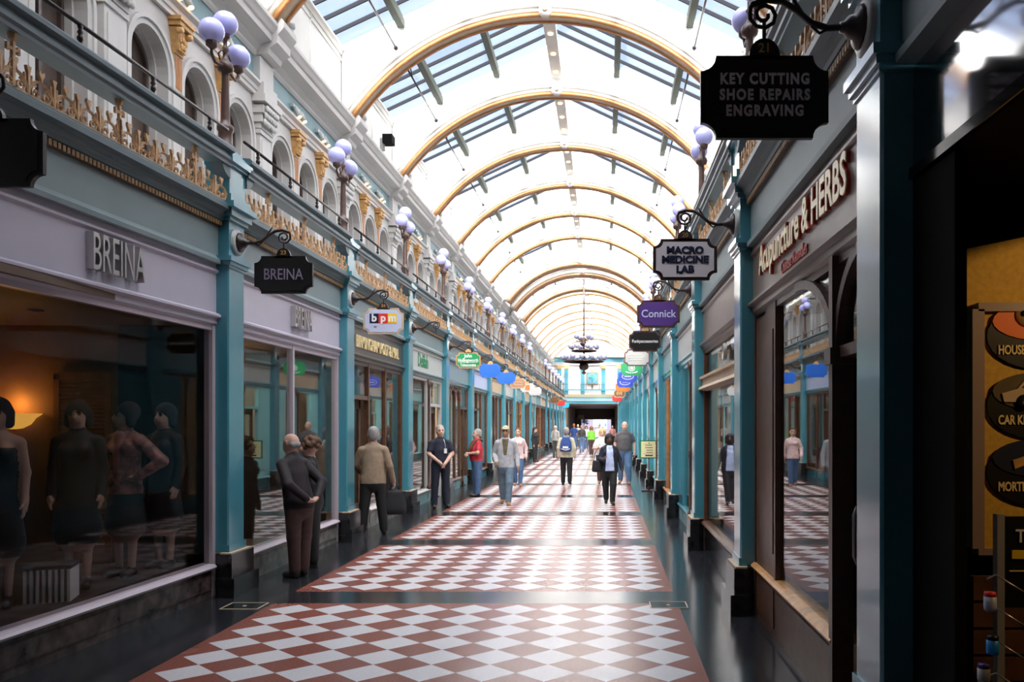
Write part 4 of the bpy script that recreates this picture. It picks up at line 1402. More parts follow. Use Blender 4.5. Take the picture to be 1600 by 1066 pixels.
def hand(P, wrist, d, side, S, fine, grip=False):
    """palm, four unequal bent fingers and a thumb; d = direction of the forearm."""
    d = np.array(d, float); d /= np.linalg.norm(d)
    w = np.array(wrist, float)
    inward = np.array([-side, 0, 0], float)
    inward -= d * (inward @ d)
    if np.linalg.norm(inward) < .25:
        inward = np.array([0, .8, -.6]) - d * (np.array([0, .8, -.6]) @ d)
    inward /= np.linalg.norm(inward)
    across = np.cross(d, inward); across /= np.linalg.norm(across)
    if across[1] > 0:
        across = -across                     # towards the front of the body: the thumb's side
    pc = w + d * .05 * S
    P.append(Prim(w + d * .02 * S - across * .012, w + d * .075 * S - across * .012, .022 * S, .023 * S, 'skin'))
    P.append(Prim(w + d * .02 * S + across * .014, w + d * .07 * S + across * .014, .022 * S, .022 * S, 'skin'))
    if not fine:
        P.append(Prim(w + d * .07 * S, w + d * .14 * S + inward * .02, .026 * S, .018 * S, 'skin'))
        return
    bend = .75 if grip else .28
    for i, (o, ln) in enumerate(((.032, .070), (.011, .078), (-.010, .072), (-.030, .056))):
        b0 = w + d * .085 * S + across * o * S
        m = b0 + (d * .9 + inward * bend * .5) * ln * .52 * S
        e = m + (d * (1 - bend) + inward * bend) * ln * .5 * S
        P.append(Prim(b0 - d * .012, m, .0105 * S, .0095 * S, 'skin', k=.004))
        P.append(Prim(m, e, .0095 * S, .008 * S, 'skin', k=.004))
    t0 = w + d * .03 * S + across * .028 * S
    t1 = t0 + (d * .7 + across * .6 + inward * .3) * .035 * S
    t2 = t1 + (d * .9 + across * .1 + inward * .4) * .030 * S
    P.append(Prim(t0, t1, .013 * S, .011 * S, 'skin', k=.008))
    P.append(Prim(t1, t2, .011 * S, .009 * S, 'skin', k=.004))

def person(label, loc, rz, H=1.75, top='navy', bottom='jean', shoe='shoe_black', skin='skin_pale', hair=None, hair_style='short', sleeve='long', stride=0.0, spread=.10,
           lean=0.0, arms=None, fat=0.0, fine=True, jacket=None, under=None, collar=None, cap=None, group=None, category='person', name='person', extra=None, hem=None, open_front=(.03, 1.1, .075), skirt=False, female=False, head_turn=0.0, head_down=0.0, vox=None, hood=None):
    S = H / 1.75
    h = vox or (.008 if fine else .016)
    P = []
    arms = arms or {}
    hx = .095
    sh = .178 if not female else .155
    ly = -lean
    for sd in (1, -1):
        st = -stride * sd
        hip = (sd * hx, 0, .92); knee = (sd * (hx * .6 + spread * .45), st * .5 - (.05 if st < 0 else -.01) * (stride > 0), .50); ank = (sd * spread, st, .10 + (.04 if st > 0 else 0))
        lt = .64 if skirt else 1.0
        P.append(Prim(hip, knee, (.102 + fat * .35) * lt, (.079 + fat * .2) * lt, 'bottom'))
        P.append(Prim(knee, ank, (.077 + fat * .2) * lt, .066 * (.55 if skirt else 1.0), 'bottom'))
        P.append(Prim((ank[0], ank[1] + .02, .045 + ank[2] - .10), (ank[0] + sd * .02, ank[1] - .13, .035 + (ank[2] - .10) * .3), (.046), .040, 'shoe', k=.01, push=.004))
    P.append(Prim((0, 0, .95), (0, 0, 1.0), .155 + fat * .6, .15 + fat * .6, 'bottom', sc=(1, .72, 1)))
    T = 'jacket' if jacket else 'top'
    P.append(Prim((0, ly * .35 - fat * .4, 1.04), (0, ly * .7 - fat * .2, 1.22), .15 + fat, .155 + fat * .8, T, sc=(1, .74 + fat, 1), push=.006))
    P.append(Prim((0, ly * .7, 1.22), (0, ly, 1.36), .165 + fat * .7, .15 + fat * .3, T, sc=(1, .70 + fat * .5, 1)))
    for sd in (1, -1):
        P.append(Prim((0, ly + .01, 1.425), (sd * (sh - .02), ly + .01, 1.385), .066, .062, T))
    if female:
        for sd in (1, -1):
            P.append(Prim((sd * .075, ly - .085, 1.30), None, .062, None, T, k=.05))
    if jacket:
        P.append(Prim((0, .0, .88), (0, ly * .5, 1.12), .178 + fat, .160 + fat, T, sc=(1, .76, 1), push=.004))
    if skirt:
        P.append(Prim((0, 0, .55), (0, 0, .98), .21, .15, 'bottom', sc=(1, .75, 1)))
    if under:          # what shows between the open fronts of a jacket
        P.append(Prim((0, ly * .4 - .085, .98), (0, ly - .085, 1.42), .075, .055, 'under', sc=(1, .6, 1), k=.01, push=.0))
    hy = ly * 1.25
    P.append(Prim((0, ly + .012, 1.42), (0, hy, 1.56), .066, .060, 'skin'))
    if collar:
        P.append(Prim((0, ly + .005, 1.45), (0, ly + .0, 1.485), .072, .066, 'collar', k=.008))
    if hood:
        P.append(Prim((-.07, ly + .09, 1.42), (.07, ly + .09, 1.42), .05, .05, T, k=.03))
    # head
    ct, stt = cos(head_turn), sin(head_turn)
    def hd(x, y, z):
        x, y, z = x * 1.07, y * 1.07, z * 1.07
        y2 = y * cos(head_down) - (z - .06) * sin(head_down) * -1 * 0 - head_down * .0
        yy, zz = y * cos(head_down) + z * sin(head_down) * -1, z * cos(head_down) + y * sin(head_down)
        return (x * ct - yy * stt, hy + x * stt + yy * ct, 1.615 + zz)
    P.append(Prim(hd(0, .012, .025), None, .107, None, 'skin', sc=(.78, .97, 1.0)))
    P.append(Prim(hd(0, -.035, -.055), hd(0, -.045, -.03), .062, .067, 'skin', sc=(.95, 1, 1)))
    P.append(Prim(hd(0, -.088, .018), hd(0, -.106, -.012), .010, .016, 'skin', k=.012))
    for sd in (1, -1):
        P.append(Prim(hd(sd * .078, .01, .0), hd(sd * .08, .015, .03), .016, .018, 'skin', sc=(.6, 1, 1), k=.008))
        P.append(Prim(hd(sd * .031, -.083, .022), None, .0095, None, 'eye', k=.006, push=.003))
        P.append(Prim(hd(sd * .018, -.086, .045), hd(sd * .048, -.078, .047), .007, .006, 'brow', k=.006, push=.004))
    P.append(Prim(hd(-.022, -.086, -.052), hd(.022, -.086, -.052), .009, .009, 'lip', k=.006, push=.004))
    # arms
    for sd, key in ((1, 'L'), (-1, 'R')):
        a = arms.get(key, {})
        s0 = (sd * sh, ly + .01, 1.375)
        el = a.get('elbow', (sd * (sh + .045 + fat * .7), ly * .5 + .03, 1.13))
        wr = a.get('wrist', (sd * (sh + .055 + fat * .7), -.05, .89))
        sl = 'sleeve' if jacket is None else T
        if sleeve == 'none':
            P.append(Prim(s0, el, .054, .044, 'skin')); P.append(Prim(el, wr, .043, .030, 'skin'))
        elif sleeve == 'long' or jacket:
            P.append(Prim(s0, el, .068, .060, T)); P.append(Prim(el, wr, .057, .047, T))
        else:
            m = tuple(s0[i] + (el[i] - s0[i]) * .62 for i in range(3))
            P.append(Prim(s0, m, .066, .066, T, push=.003)); P.append(Prim(m, el, .048, .044, 'skin')); P.append(Prim(el, wr, .044, .030, 'skin'))
        d = np.array(wr) - np.array(el)
        dn = d / np.linalg.norm(d)
        P.append(Prim(np.array(wr) - dn * .03, np.array(wr) + dn * .02, .030, .028, 'skin'))
        hdir = np.array(a.get('hand', tuple(dn)))
        hand(P, np.array(wr), hdir, sd, 1.0, fine, a.get('grip', False))
    for p in P:
        p.a *= S; p.b *= S; p.ra *= S; p.rb *= S
    mm = {'bottom': bottom, 'shoe': shoe, 'jacket': jacket or top, 'top': top, 'under': under or top, 'skin': skin, 'collar': collar or top, 'eye': 'eye_dark', 'brow': hair or skin, 'lip': skin + '_lip', 'sleeve': top}
    T = 'jacket' if jacket else 'top'
    hz = (hem if hem is not None else (.84 if jacket else .93)) * S
    def relabel(V, vl, names):
        vl = vl.copy()
        if T in names and 'bottom' in names:
            vl[(vl == names.index('bottom')) & (V[:, 2] > hz)] = names.index(T)
            vl[(vl == names.index(T)) & (V[:, 2] < hz) & (np.abs(V[:, 0]) < .2 * S)] = names.index('bottom')
        if sleeve == 'none':
            vl[(vl == names.index(T)) & (V[:, 2] > 1.345 * S)] = names.index('skin')
        if skirt:
            vl[(vl == names.index('bottom')) & (V[:, 2] < .42 * S)] = names.index('skin')
        if under and 'under' in names:
            w0, z0, w1 = open_front
            t = np.clip((V[:, 2] / S - z0) / (1.46 - z0), 0, 1)
            m = (V[:, 1] < -.05 * S + ly * .3) & (np.abs(V[:, 0]) < (w0 + (w1 - w0) * t) * S) & (V[:, 2] > max(z0 * S, hz)) & (V[:, 2] < 1.47 * S)
            vl[m & (vl == names.index(T))] = names.index('under')
            vl[~m & (vl == names.index('under'))] = names.index(T)
        return vl
    root = put(name, grow(P, h, mm, True, relabel), None, loc, rz)
    root['label'] = label
    root['category'] = category
    if group:
        root['group'] = group
    if hair:
        Hh = []
        if hair_style == 'short':
            Hh.append(Prim(hd(0, .03, .055), None, .110, None, 'hair', sc=(.80, .93, .88)))
            Hh.append(Prim(hd(0, .055, .0), None, .081, None, 'hair', sc=(.98, .8, 1)))
        elif hair_style == 'fringe':       # bald crown, hair round the back
            Hh.append(Prim(hd(0, .062, -.01), None, .072, None, 'hair', sc=(1.12, .72, .7)))
        elif hair_style == 'long':
            Hh.append(Prim(hd(0, .028, .05), None, .120, None, 'hair', sc=(.86, .95, .92)))
            for sd in (1, -1, 0):
                Hh.append(Prim(hd(sd * .062, .05, .02), hd(sd * .085, .055, -.17), .055, .05, 'hair', k=.03))
        elif hair_style == 'curly':
            rr_ = random.Random(int(loc[1] * 10))
            for i in range(26):
                u, t = rr_.uniform(0, 2 * pi), rr_.uniform(-.5, 1.2)
                q = (.085 * cos(u) * cos(t), .03 + .09 * sin(u) * cos(t), .045 + .09 * sin(t))
                if q[1] < -.045 and q[2] < .09:
                    continue
                Hh.append(Prim(hd(*q), None, .042, None, 'hair', k=.012))
        elif hair_style == 'bob':
            Hh.append(Prim(hd(0, .028, .05), None, .120, None, 'hair', sc=(.86, .97, .92)))
            for sd in (1, -1, 0):
                Hh.append(Prim(hd(sd * .066, .035, .02), hd(sd * .07, .03, -.06), .05, .045, 'hair', k=.03))
        for p in Hh:
            p.a *= S; p.b *= S; p.ra *= S; p.rb *= S
        put('hair', grow(Hh, h * 1.1, {'hair': hair}, False), root)
    if cap:
        Hc = [Prim(hd(0, .012, .062), None, .113, None, 'cap', sc=(.82, .98, .78)), Prim(hd(-.03, -.07, .068), hd(.03, -.07, .068), .05, .05, 'cap', sc=(1, 1.3, .25), k=.01)]
        for p in Hc:
            p.a *= S; p.b *= S; p.ra *= S; p.rb *= S
        put('cap', grow(Hc, h, {'cap': cap}, False), root)
    for nm, mb in (extra or []):
        put(nm, mb, root)
    return root

for n_, c_ in (('skin_pale', (.55, .33, .25)), ('skin_tan', (.36, .19, .12)), ('skin_dark', (.085, .035, .022)), ('mannequin_skin', (.50, .32, .23))):
    mat(n_, c_, .5, spec=.4)
    mat(n_ + '_lip', tuple(v * f_ for v, f_ in zip(c_, (.75, .5, .5))), .4)
for n_, c_ in (('eye_dark', (.015, .01, .01)), ('hair_black', (.012, .009, .008)), ('hair_grey', (.30, .28, .27)), ('hair_brown', (.10, .05, .025)), ('hair_blond', (.55, .34, .14)), ('hair_ginger', (.33, .12, .04)),
               ('navy', (.008, .011, .026)), ('navy_bright', (.02, .06, .22)), ('jean', (.06, .12, .24)), ('jean_pale', (.09, .17, .30)), ('jean_worn', (.10, .15, .20)), ('black_cloth', (.007, .007, .008)),
               ('brown_trouser', (.06, .028, .024)), ('plum_jacket', (.013, .007, .010)), ('tweed', (.27, .19, .125)), ('red_shirt', (.45, .02, .035)), ('olive', (.10, .075, .035)), ('grey_hoodie', (.34, .34, .36)),
               ('cream_jacket', (.62, .56, .42)), ('white_cloth', (.75, .73, .72)), ('pink_cloth', (.70, .50, .48)), ('scrub_blue', (.50, .58, .85)), ('grey_polo', (.085, .075, .08)), ('green_top', (.20, .55, .05)),
               ('shoe_black', (.012, .011, .011)), ('shoe_brown', (.30, .13, .05)), ('shoe_white', (.6, .6, .6)), ('cap_khaki', (.42, .36, .23)), ('charcoal', (.05, .048, .045)), ('grey_cloth', (.30, .28, .26)), ('cotton_pink', (.5, .2, .17))):
    mat(n_, c_, .75 if 'shoe' not in n_ else .35, var=.18, vscale=14, bump=.25)

def feet(x, y):          # where a pair of shoes at image point (x, y) stands on the floor
    d = 1300 * EYE / (y - 662)
    return ((x - 945) * d / 1300, d, 0)
fold = {'L': dict(elbow=(.25, -.02, 1.15), wrist=(.06, -.20, .96), hand=(-.5, -.3, -.7)), 'R': dict(elbow=(-.25, -.02, 1.15), wrist=(-.06, -.21, .97), hand=(.5, -.25, -.8))}
walk = {'L': dict(elbow=(.25, .07, 1.15), wrist=(.25, .0, .90)), 'R': dict(elbow=(-.25, .0, 1.15), wrist=(-.24, -.16, .93))}
back_hold = {'L': dict(elbow=(.27, .10, 1.15), wrist=(.10, .20, .98), hand=(-.8, .1, -.4)), 'R': dict(elbow=(-.27, .10, 1.15), wrist=(-.10, .20, .98), hand=(.8, .1, -.4))}
# beside the mannequin-shop windows
person('person, bald, dark jacket and brown trousers, leaning to the lilac shop window', (-3.58, 9.75, 0), radians(-115), 1.68, jacket='plum_jacket', bottom='brown_trouser', hair='hair_grey', hair_style='fringe', lean=.11, arms=back_hold, spread=.07, fat=.02, head_down=.25, collar='black_cloth')
person('person with dark curly hair in dark clothes, mostly hidden behind the bald man', (-3.66, 10.45, 0), radians(-75), 1.62, jacket='black_cloth', bottom='black_cloth', hair='hair_brown', hair_style='curly', lean=.04, spread=.07, female=True)
mb_ = person('person in a tan tweed blazer, back turned, black bag in hand', feet(583, 836), radians(-158), 1.74, jacket='tweed', bottom='black_cloth', hair='hair_grey', hair_style='short', spread=.17, fat=.02, collar='tweed',
       arms={'L': dict(elbow=(.27, -.06, 1.16), wrist=(.17, -.24, 1.02)), 'R': dict(elbow=(-.255, .04, 1.11), wrist=(-.32, -.02, .87), grip=True)})
person('person in navy polo with a pass, hands clasped, at a teal column', feet(688, 794), radians(25), 1.76, top='navy', bottom='navy', sleeve='short', hair='hair_grey', hair_style='short', arms=fold, spread=.13, fat=.015,
       extra=[('name_badge', MB().box(.045, .105, -.150, -.142, 1.17, 1.27, 'white_cloth')), ('lanyard', MB().tube([(.05, -.09, 1.47), (.07, -.135, 1.36), (.075, -.145, 1.27)], .005, 'white_cloth', 4))])
person('person in red shirt and olive vest, arms folded, facing the shops', feet(745, 776), radians(-65), 1.66, top='red_shirt', bottom='jean', under='olive', open_front=(.0, 1.0, .0), sleeve='short', hair='hair_grey', hair_style='short', spread=.09, fat=.06,
       arms={'L': dict(elbow=(.29, -.06, 1.14), wrist=(.03, -.27, 1.12), hand=(-1, 0, 0)), 'R': dict(elbow=(-.29, -.06, 1.14), wrist=(-.03, -.29, 1.08), hand=(1, 0, 0))},
       extra=[('vest_strap', MB().tube([(s_ * .10, .12, 1.36), (s_ * .115, .06, 1.42), (s_ * .11, -.06, 1.38), (s_ * .10, -.15, 1.25), (s_ * .09, -.185, 1.05)], .022, 'olive', 8)) for s_ in (-1, 1)])
person('person in khaki cap, open grey hoodie and faded jeans walking', feet(790, 789), radians(4), 1.74, jacket='grey_hoodie', under='olive', bottom='jean_worn', shoe='shoe_brown', skin='skin_tan', hair='hair_black', cap='cap_khaki', stride=.22, spread=.07, fat=.02, hood=True,
       arms={'R': dict(elbow=(-.255, .06, 1.13), wrist=(-.20, -.14, .96)), 'L': dict(elbow=(.255, .03, 1.12), wrist=(.275, -.10, .88))})
person('person in pink-white jacket and jeans just behind the grey hoodie', feet(809, 760), radians(8), 1.66, jacket='pink_cloth', bottom='jean', shoe='shoe_brown', hair='hair_brown', hair_style='short', stride=.10, spread=.07, arms=walk, female=True)
bp_ = person('person in cream jacket, seen from behind, wearing a backpack', feet(885, 758), radians(178), 1.68, jacket='cream_jacket', bottom='black_cloth', shoe='shoe_black', hair='hair_grey', hair_style='short', stride=.13, spread=.11, fat=.02, collar='cream_jacket')
fw_ = person('person with dark hair, open navy jacket and light blue top walking', feet(952, 788), radians(6), 1.56, jacket='navy', under='scrub_blue', bottom='black_cloth', skin='skin_dark', hair='hair_black', hair_style='bob', open_front=(.115, .84, .07), stride=.16, spread=.06, female=True, fat=.045,
       arms={'R': dict(elbow=(-.245, .0, 1.13), wrist=(-.16, -.22, 1.10), hand=(.2, -.3, .8), grip=True), 'L': dict(elbow=(.265, .05, 1.13), wrist=(.31, -.02, .90))})
person('person with blond hair in a white top, behind the navy-jacketed walker', feet(941, 757), radians(5), 1.64, top='white_cloth', bottom='brown_trouser', hair='hair_blond', hair_style='bob', skin='skin_pale', stride=.06, spread=.08, female=True, fat=.03, sleeve='short', shoe='shoe_brown',
       arms={'R': dict(elbow=(-.27, -.02, 1.14), wrist=(-.10, -.24, 1.15)), 'L': dict(elbow=(.27, -.02, 1.14), wrist=(.10, -.22, 1.12))})
person('person, tall and bald, in dark grey polo and blue jeans', feet(976, 757), radians(-4), 1.86, top='grey_polo', bottom='jean_pale', sleeve='short', shoe='shoe_brown', stride=.07, spread=.12, fat=.06)
far = dict(fine=False, vox=.02)
person('distant person in pale grey shirt by the shops', feet(868, 716), radians(150), 1.7, top='grey_cloth', bottom='charcoal', skin='skin_pale', spread=.1, **far)
person('distant person in black by a wooden shop door', feet(836, 722), radians(60), 1.62, jacket='black_cloth', bottom='black_cloth', hair='hair_black', hair_style='long', spread=.07, female=True, **far)
person('distant person in navy top and shorts, with ginger hair', feet(897, 705), radians(170), 1.78, top='navy_bright', bottom='jean', hair='hair_ginger', sleeve='short', spread=.1, **far)
person('distant person in dark vest and jeans with a bag strap', feet(909, 706), radians(5), 1.7, top='charcoal', bottom='jean_pale', hair='hair_brown', spread=.09, **far)
person('distant person in white top and jeans', feet(916, 702), radians(0), 1.64, top='white_cloth', bottom='jean', hair='hair_brown', hair_style='bob', spread=.08, female=True, **far)
person('distant person in a bright green top and dark trousers', feet(924, 711), radians(180), 1.64, top='green_top', bottom='brown_trouser', hair='hair_ginger', hair_style='bob', spread=.07, female=True, **far)
person('distant person in a pale pink top beyond the green one', feet(903, 699), radians(10), 1.72, top='pink_cloth', bottom='charcoal', hair='hair_blond', spread=.08, **far)
person('distant person in white shirt beside the blond walker', feet(936, 705), radians(-10), 1.72, top='white_cloth', bottom='jean', hair='hair_brown', spread=.08, **far)
person('distant person in a red and white top near the passage mouth', feet(957, 700), radians(0), 1.66, top='cotton_pink', bottom='navy', hair='hair_black', spread=.08, **far)

# things they carry
def held(name, label, cat, parts, loc, rz):
    o = put(name, None, None, loc, rz)
    o['label'] = label
    o['category'] = cat
    for q in parts:
        put(q[0], q[1], o)
    return o
def bag_body(w, d, h, m, top=.6):
    b = MB()
    rings = []
    n = 16
    v, f = [], []
    lv = [(0, .75), (.03, .98), (.25, 1.05), (.6, .95), (.85, top + .12), (1, top)]
    for t, s in lv:
        for i in range(n):
            a = 2 * pi * i / n
            ca, sa = cos(a), sin(a)
            q = (abs(ca) ** .6 * (1 if ca > 0 else -1), abs(sa) ** .6 * (1 if sa > 0 else -1))
            v.append((w / 2 * s * q[0], d / 2 * (s if t < .6 else s * .7) * q[1], h * t))
    for j in range(len(lv) - 1):
        for i in range(n):
            f.append((j * n + i, j * n + (i + 1) % n, (j + 1) * n + (i + 1) % n, (j + 1) * n + i))
    f += [tuple(range(n - 1, -1, -1)), tuple(range((len(lv) - 1) * n, len(lv) * n))]
    return b.add(v, f, m, True)
M1 = mb_.matrix_basis if False else Matrix.Translation(mb_.location) @ Matrix.Rotation(mb_.rotation_euler.z, 4, 'Z')
w1 = M1 @ Vector((-.345, -.03, .775))
held('carrier_bag', 'black soft carrier bag held by the tweed-blazered person', 'bag', [('bag_body', bag_body(.36, .16, .40, 'black_cloth')), ('handle', MB().tube([(-.08, 0, .38), (-.05, 0, .47), (0, 0, .50), (.05, 0, .47), (.08, 0, .38)], .012, 'black_cloth', 6))],
     (w1.x, w1.y, w1.z - .46), radians(15))
M2 = Matrix.Translation(bp_.location) @ Matrix.Rotation(bp_.rotation_euler.z, 4, 'Z')
bk = M2 @ Vector((0, .205, .98))
bpk = [('bag_body', bag_body(.33, .20, .44, 'navy_bright', .55)), ('front_pocket', MB().box(-.11, .11, .085, .125, .05, .17, 'navy_bright').box(-.08, .08, .12, .128, .10, .16, 'white_cloth')),
       ('reflective_strip', MB().prism([(-.13, .02), (0, -.02), (.13, .02), (.13, .04), (0, .0), (-.13, .04)], lambda x, z: (x, .118, z + .06), lambda x, z: (x, .13, z + .06), 'white_cloth'))]
for s in (-1, 1):
    bpk.append(('strap', MB().tube([(s * .09, -.02, .40), (s * .115, -.10, .47), (s * .125, -.22, .47), (s * .135, -.30, .38), (s * .14, -.30, .2)], .018, 'navy_bright', 6)))
held('backpack', 'navy backpack with white reflective marks on the cream-jacketed person', 'backpack', bpk, tuple(bk), bp_.rotation_euler.z)
M3 = Matrix.Translation(fw_.location) @ Matrix.Rotation(fw_.rotation_euler.z, 4, 'Z')
w3 = M3 @ Vector((-.27, -.02, .72))
held('shoulder_bag', 'black shoulder bag hanging beside the navy-jacketed walker', 'bag', [('bag_body', bag_body(.24, .14, .26, 'black_cloth', .8)), ('strap', MB().tube([(-.08, 0, .24), (-.05, .0, .42), (.03, .01, .56), (.07, .01, .42), (.09, 0, .24)], .010, 'black_cloth', 6))], tuple(w3), radians(10))

# framed notice on a stand
nx, ny = (1014 - 945) * 22.2 / 1300, 22.2
ns = put('notice_stand', None, None, (nx, ny, 0))
ns['label'] = 'cream framed notice on a thin black floor stand by the teal columns'
ns['category'] = 'sign'
put('foot', MB().box(-.20, .20, -.16, .16, 0, .03, 'iron').box(-.03, .03, -.05, .05, .03, .12, 'iron'), ns)
put('pole', MB().tube([(0, 0, .03), (0, 0, .90)], .014, 'iron', 8), ns)
nb_ = put('notice_board', MB().box(-.235, .235, -.025, .0, .88, 1.34, 'sign_green').box(-.245, .245, -.02, .005, .87, 1.35, 'iron'), ns)
nn = MB().box(-.21, .21, -.032, -.024, .90, 1.32, 'paper_cream')
for z in (1.22, 1.16, 1.09, 1.03):
    nn.box(-.10 + .03 * (z < 1.1), .10 - .02 * (z > 1.2), -.036, -.031, z - .008, z + .006, 'wood_brown')
nn.box(-.10, .10, -.036, -.031, .93, .965, 'wood_brown').sphere((0, -.033, 1.28), .018, 'sign_green', 8)
for a_, b_, c_, d_ in ((-.16, .16, .99, .995), (-.16, .16, 1.25, 1.255)):
    nn.box(a_, b_, -.035, -.031, c_, d_, 'gold_dull')
put('notice', nn, nb_)
# brass-edged covers let into the floor
for x, y_, lab in ((.63, 8.25, 'brass-edged floor cover on the herbalist side'), (-3.55, 8.2, 'brass-edged floor cover on the mannequin-shop side')):
    o = put('floor_hatch', None, None, (x, y_, 0))
    o['label'] = lab
    o['category'] = 'floor cover'
    put('plate', MB().box(-.18, .18, -.14, .14, 0, .003, 'black_stone'), o)
    fm = MB()
    for s in (-1, 1):
        fm.box(s * .18 - .006, s * .18 + .006, -.14, .14, 0, .005, 'tan').box(-.18, .18, s * .14 - .006, s * .14 + .006, 0, .005, 'tan')
    fm.lathe([(.02, 0), (.02, .005)], (0, 0, 0), 'tan', 10)
    put('brass_edge', fm, o)
# ------------------------------------------------------------------ mannequin window
x0_, y0_ = lcol(-1); x1_, y1_ = lcol(0)
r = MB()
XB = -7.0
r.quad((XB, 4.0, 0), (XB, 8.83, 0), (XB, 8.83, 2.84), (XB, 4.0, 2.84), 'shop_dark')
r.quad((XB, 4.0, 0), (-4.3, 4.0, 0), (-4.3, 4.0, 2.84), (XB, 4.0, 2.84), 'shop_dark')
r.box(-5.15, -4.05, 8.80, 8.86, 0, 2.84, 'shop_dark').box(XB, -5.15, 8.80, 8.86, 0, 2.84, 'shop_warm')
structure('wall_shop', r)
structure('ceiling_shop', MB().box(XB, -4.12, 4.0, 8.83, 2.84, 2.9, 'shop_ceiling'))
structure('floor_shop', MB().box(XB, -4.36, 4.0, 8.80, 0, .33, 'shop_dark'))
sd_ = put('shutter_panel', None, None, (-5.5, 8.78, 0))
sd_['label'] = 'brown louvred shutter panel behind the mannequins'
sd_['category'] = 'shutter'
fm = MB()
for xx in (-.27, .27):
    fm.box(xx - .03, xx + .03, -.03, 0, .33, 2.32, 'wood_orange')
fm.box(-.3, .3, -.03, 0, 2.26, 2.34, 'wood_orange').box(-.3, .3, -.03, 0, .33, .45, 'wood_orange').box(-.3, .3, -.03, 0, 1.25, 1.33, 'wood_orange')
put('frame', fm, sd_)
sl_ = MB()
for i in range(44):
    z = .48 + i * .041
    sl_.prof_x([(-.028, z), (-.022, z - .004), (-.004, z + .026), (-.010, z + .03)], -.24, .24, 'wood_orange')
put('louvre_slat', sl_, sd_)
wl_ = put('wall_light', None, None, (-6.18, 8.70, 1.84))
wl_['label'] = 'glowing yellow bowl wall light behind the mannequins'
wl_['category'] = 'lamp'
put('lamp_shade', MB().lathe([(.02, -.10), (.08, -.09), (.15, -.05), (.20, .02), (.26, .06), (.25, .065), (.02, .05)], (0, 0, 0), 'lamp_bowl', 20), wl_)
put('bracket', MB().tube([(0, .08, -.02), (0, .02, -.10), (0, 0, -.10)], .015, 'iron_brown', 6), wl_)
ld = bpy.data.lights.new('bowl_bulb', 'POINT'); ld.energy = 2.2; ld.color = (1, .50, .12); ld.shadow_soft_size = .08
lo = bpy.data.objects.new('bulb_light', ld); COL.objects.link(lo); lo.parent = wl_; lo.location = (0, -.02, .17)
for i, (x, y_, lab) in enumerate(((-4.35, 6.4, 'nearest the glass, by the viewer'), (-4.4, 7.2, 'midway along the glass'), (-5.4, 6.6, 'deep inside'), (-5.2, 7.6, 'deep inside, by the shutter'), (-4.4, 8.2, 'near the teal column'))):
    o = put('ceiling_spotlight', None, None, (x, y_, 2.84))
    o['label'] = f'small warm ceiling spotlight in the mannequin window, {lab}'
    o['category'] = 'spotlight'
    put('trim_ring', MB().lathe([(.065, -.012), (.07, 0), (.05, 0), (.05, -.012)], (0, 0, 0), 'steel', 14), o)
    put('bulb', MB().lathe([(.0, -.006), (.045, -.006), (.045, -.002), (.0, -.002)], (0, 0, 0), 'lamp_warm', 12), o)
    ld = bpy.data.lights.new('spot_bulb', 'SPOT'); ld.energy = 1.6; ld.color = (1, .55, .25); ld.spot_size = radians(70); ld.shadow_soft_size = .04
    lo = bpy.data.objects.new('bulb_light', ld); COL.objects.link(lo); lo.parent = o; lo.location = (0, 0, -.03)

for n_, c_ in (('dress_black', (.008, .008, .009)), ('blouse_print', (.30, .13, .10)), ('blouse_pink', (.55, .26, .20))):
    mat(n_, c_, .6, var=.3 if 'print' not in n_ else .95, vscale=14 if 'print' in n_ else 8)
man = dict(fat=-.012, skin='mannequin_skin', hair='hair_black', hair_style='bob', female=True, name='mannequin', category='mannequin', spread=.07, shoe='shoe_black')
def mannequin(label, loc, rz, **kw):
    o = person(label, (loc[0], loc[1], .33), rz, 1.66, **{**man, **kw})
    return o
mannequin('mannequin in black strapless dress with one bare arm, by the bowl light', (-4.86, 6.65, 0), radians(25), top='dress_black', sleeve='none', bottom='dress_black', skirt=True)
mannequin('mannequin in a plain black high-necked dress before the louvred shutter', (-4.72, 7.45, 0), radians(20), jacket='dress_black', top='dress_black', bottom='dress_black', skirt=True, collar='dress_black')
mannequin('mannequin in patterned blouse, hand on hip, beside the black-dressed one', (-4.62, 8.02, 0), radians(-10), jacket='blouse_print', top='blouse_print', under='blouse_pink', bottom='dress_black', skirt=True, collar='blouse_pink', head_turn=radians(-35),
          arms={'L': dict(elbow=(.40, .02, 1.17), wrist=(.20, -.06, 1.02), hand=(-.8, 0, -.3)), 'R': dict()})
mannequin('mannequin in dark clothes at the window corner by the teal column', (-4.5, 8.5, 0), radians(-15), jacket='dress_black', top='dress_black', bottom='dress_black', skirt=True)
sb_ = put('striped_box', None, None, (-4.62, 6.95, .33), radians(20))
sb_['label'] = 'small black and white striped display stool in the mannequin window'
sb_['category'] = 'stool'
put('seat', MB().box(-.17, .17, -.15, .15, .27, .30, 'dress_black'), sb_)
for i in range(8):
    put('slat', MB().box(-.165 + .044 * i, -.142 + .044 * i, -.15, .15, 0, .27, 'letter_white'), sb_)

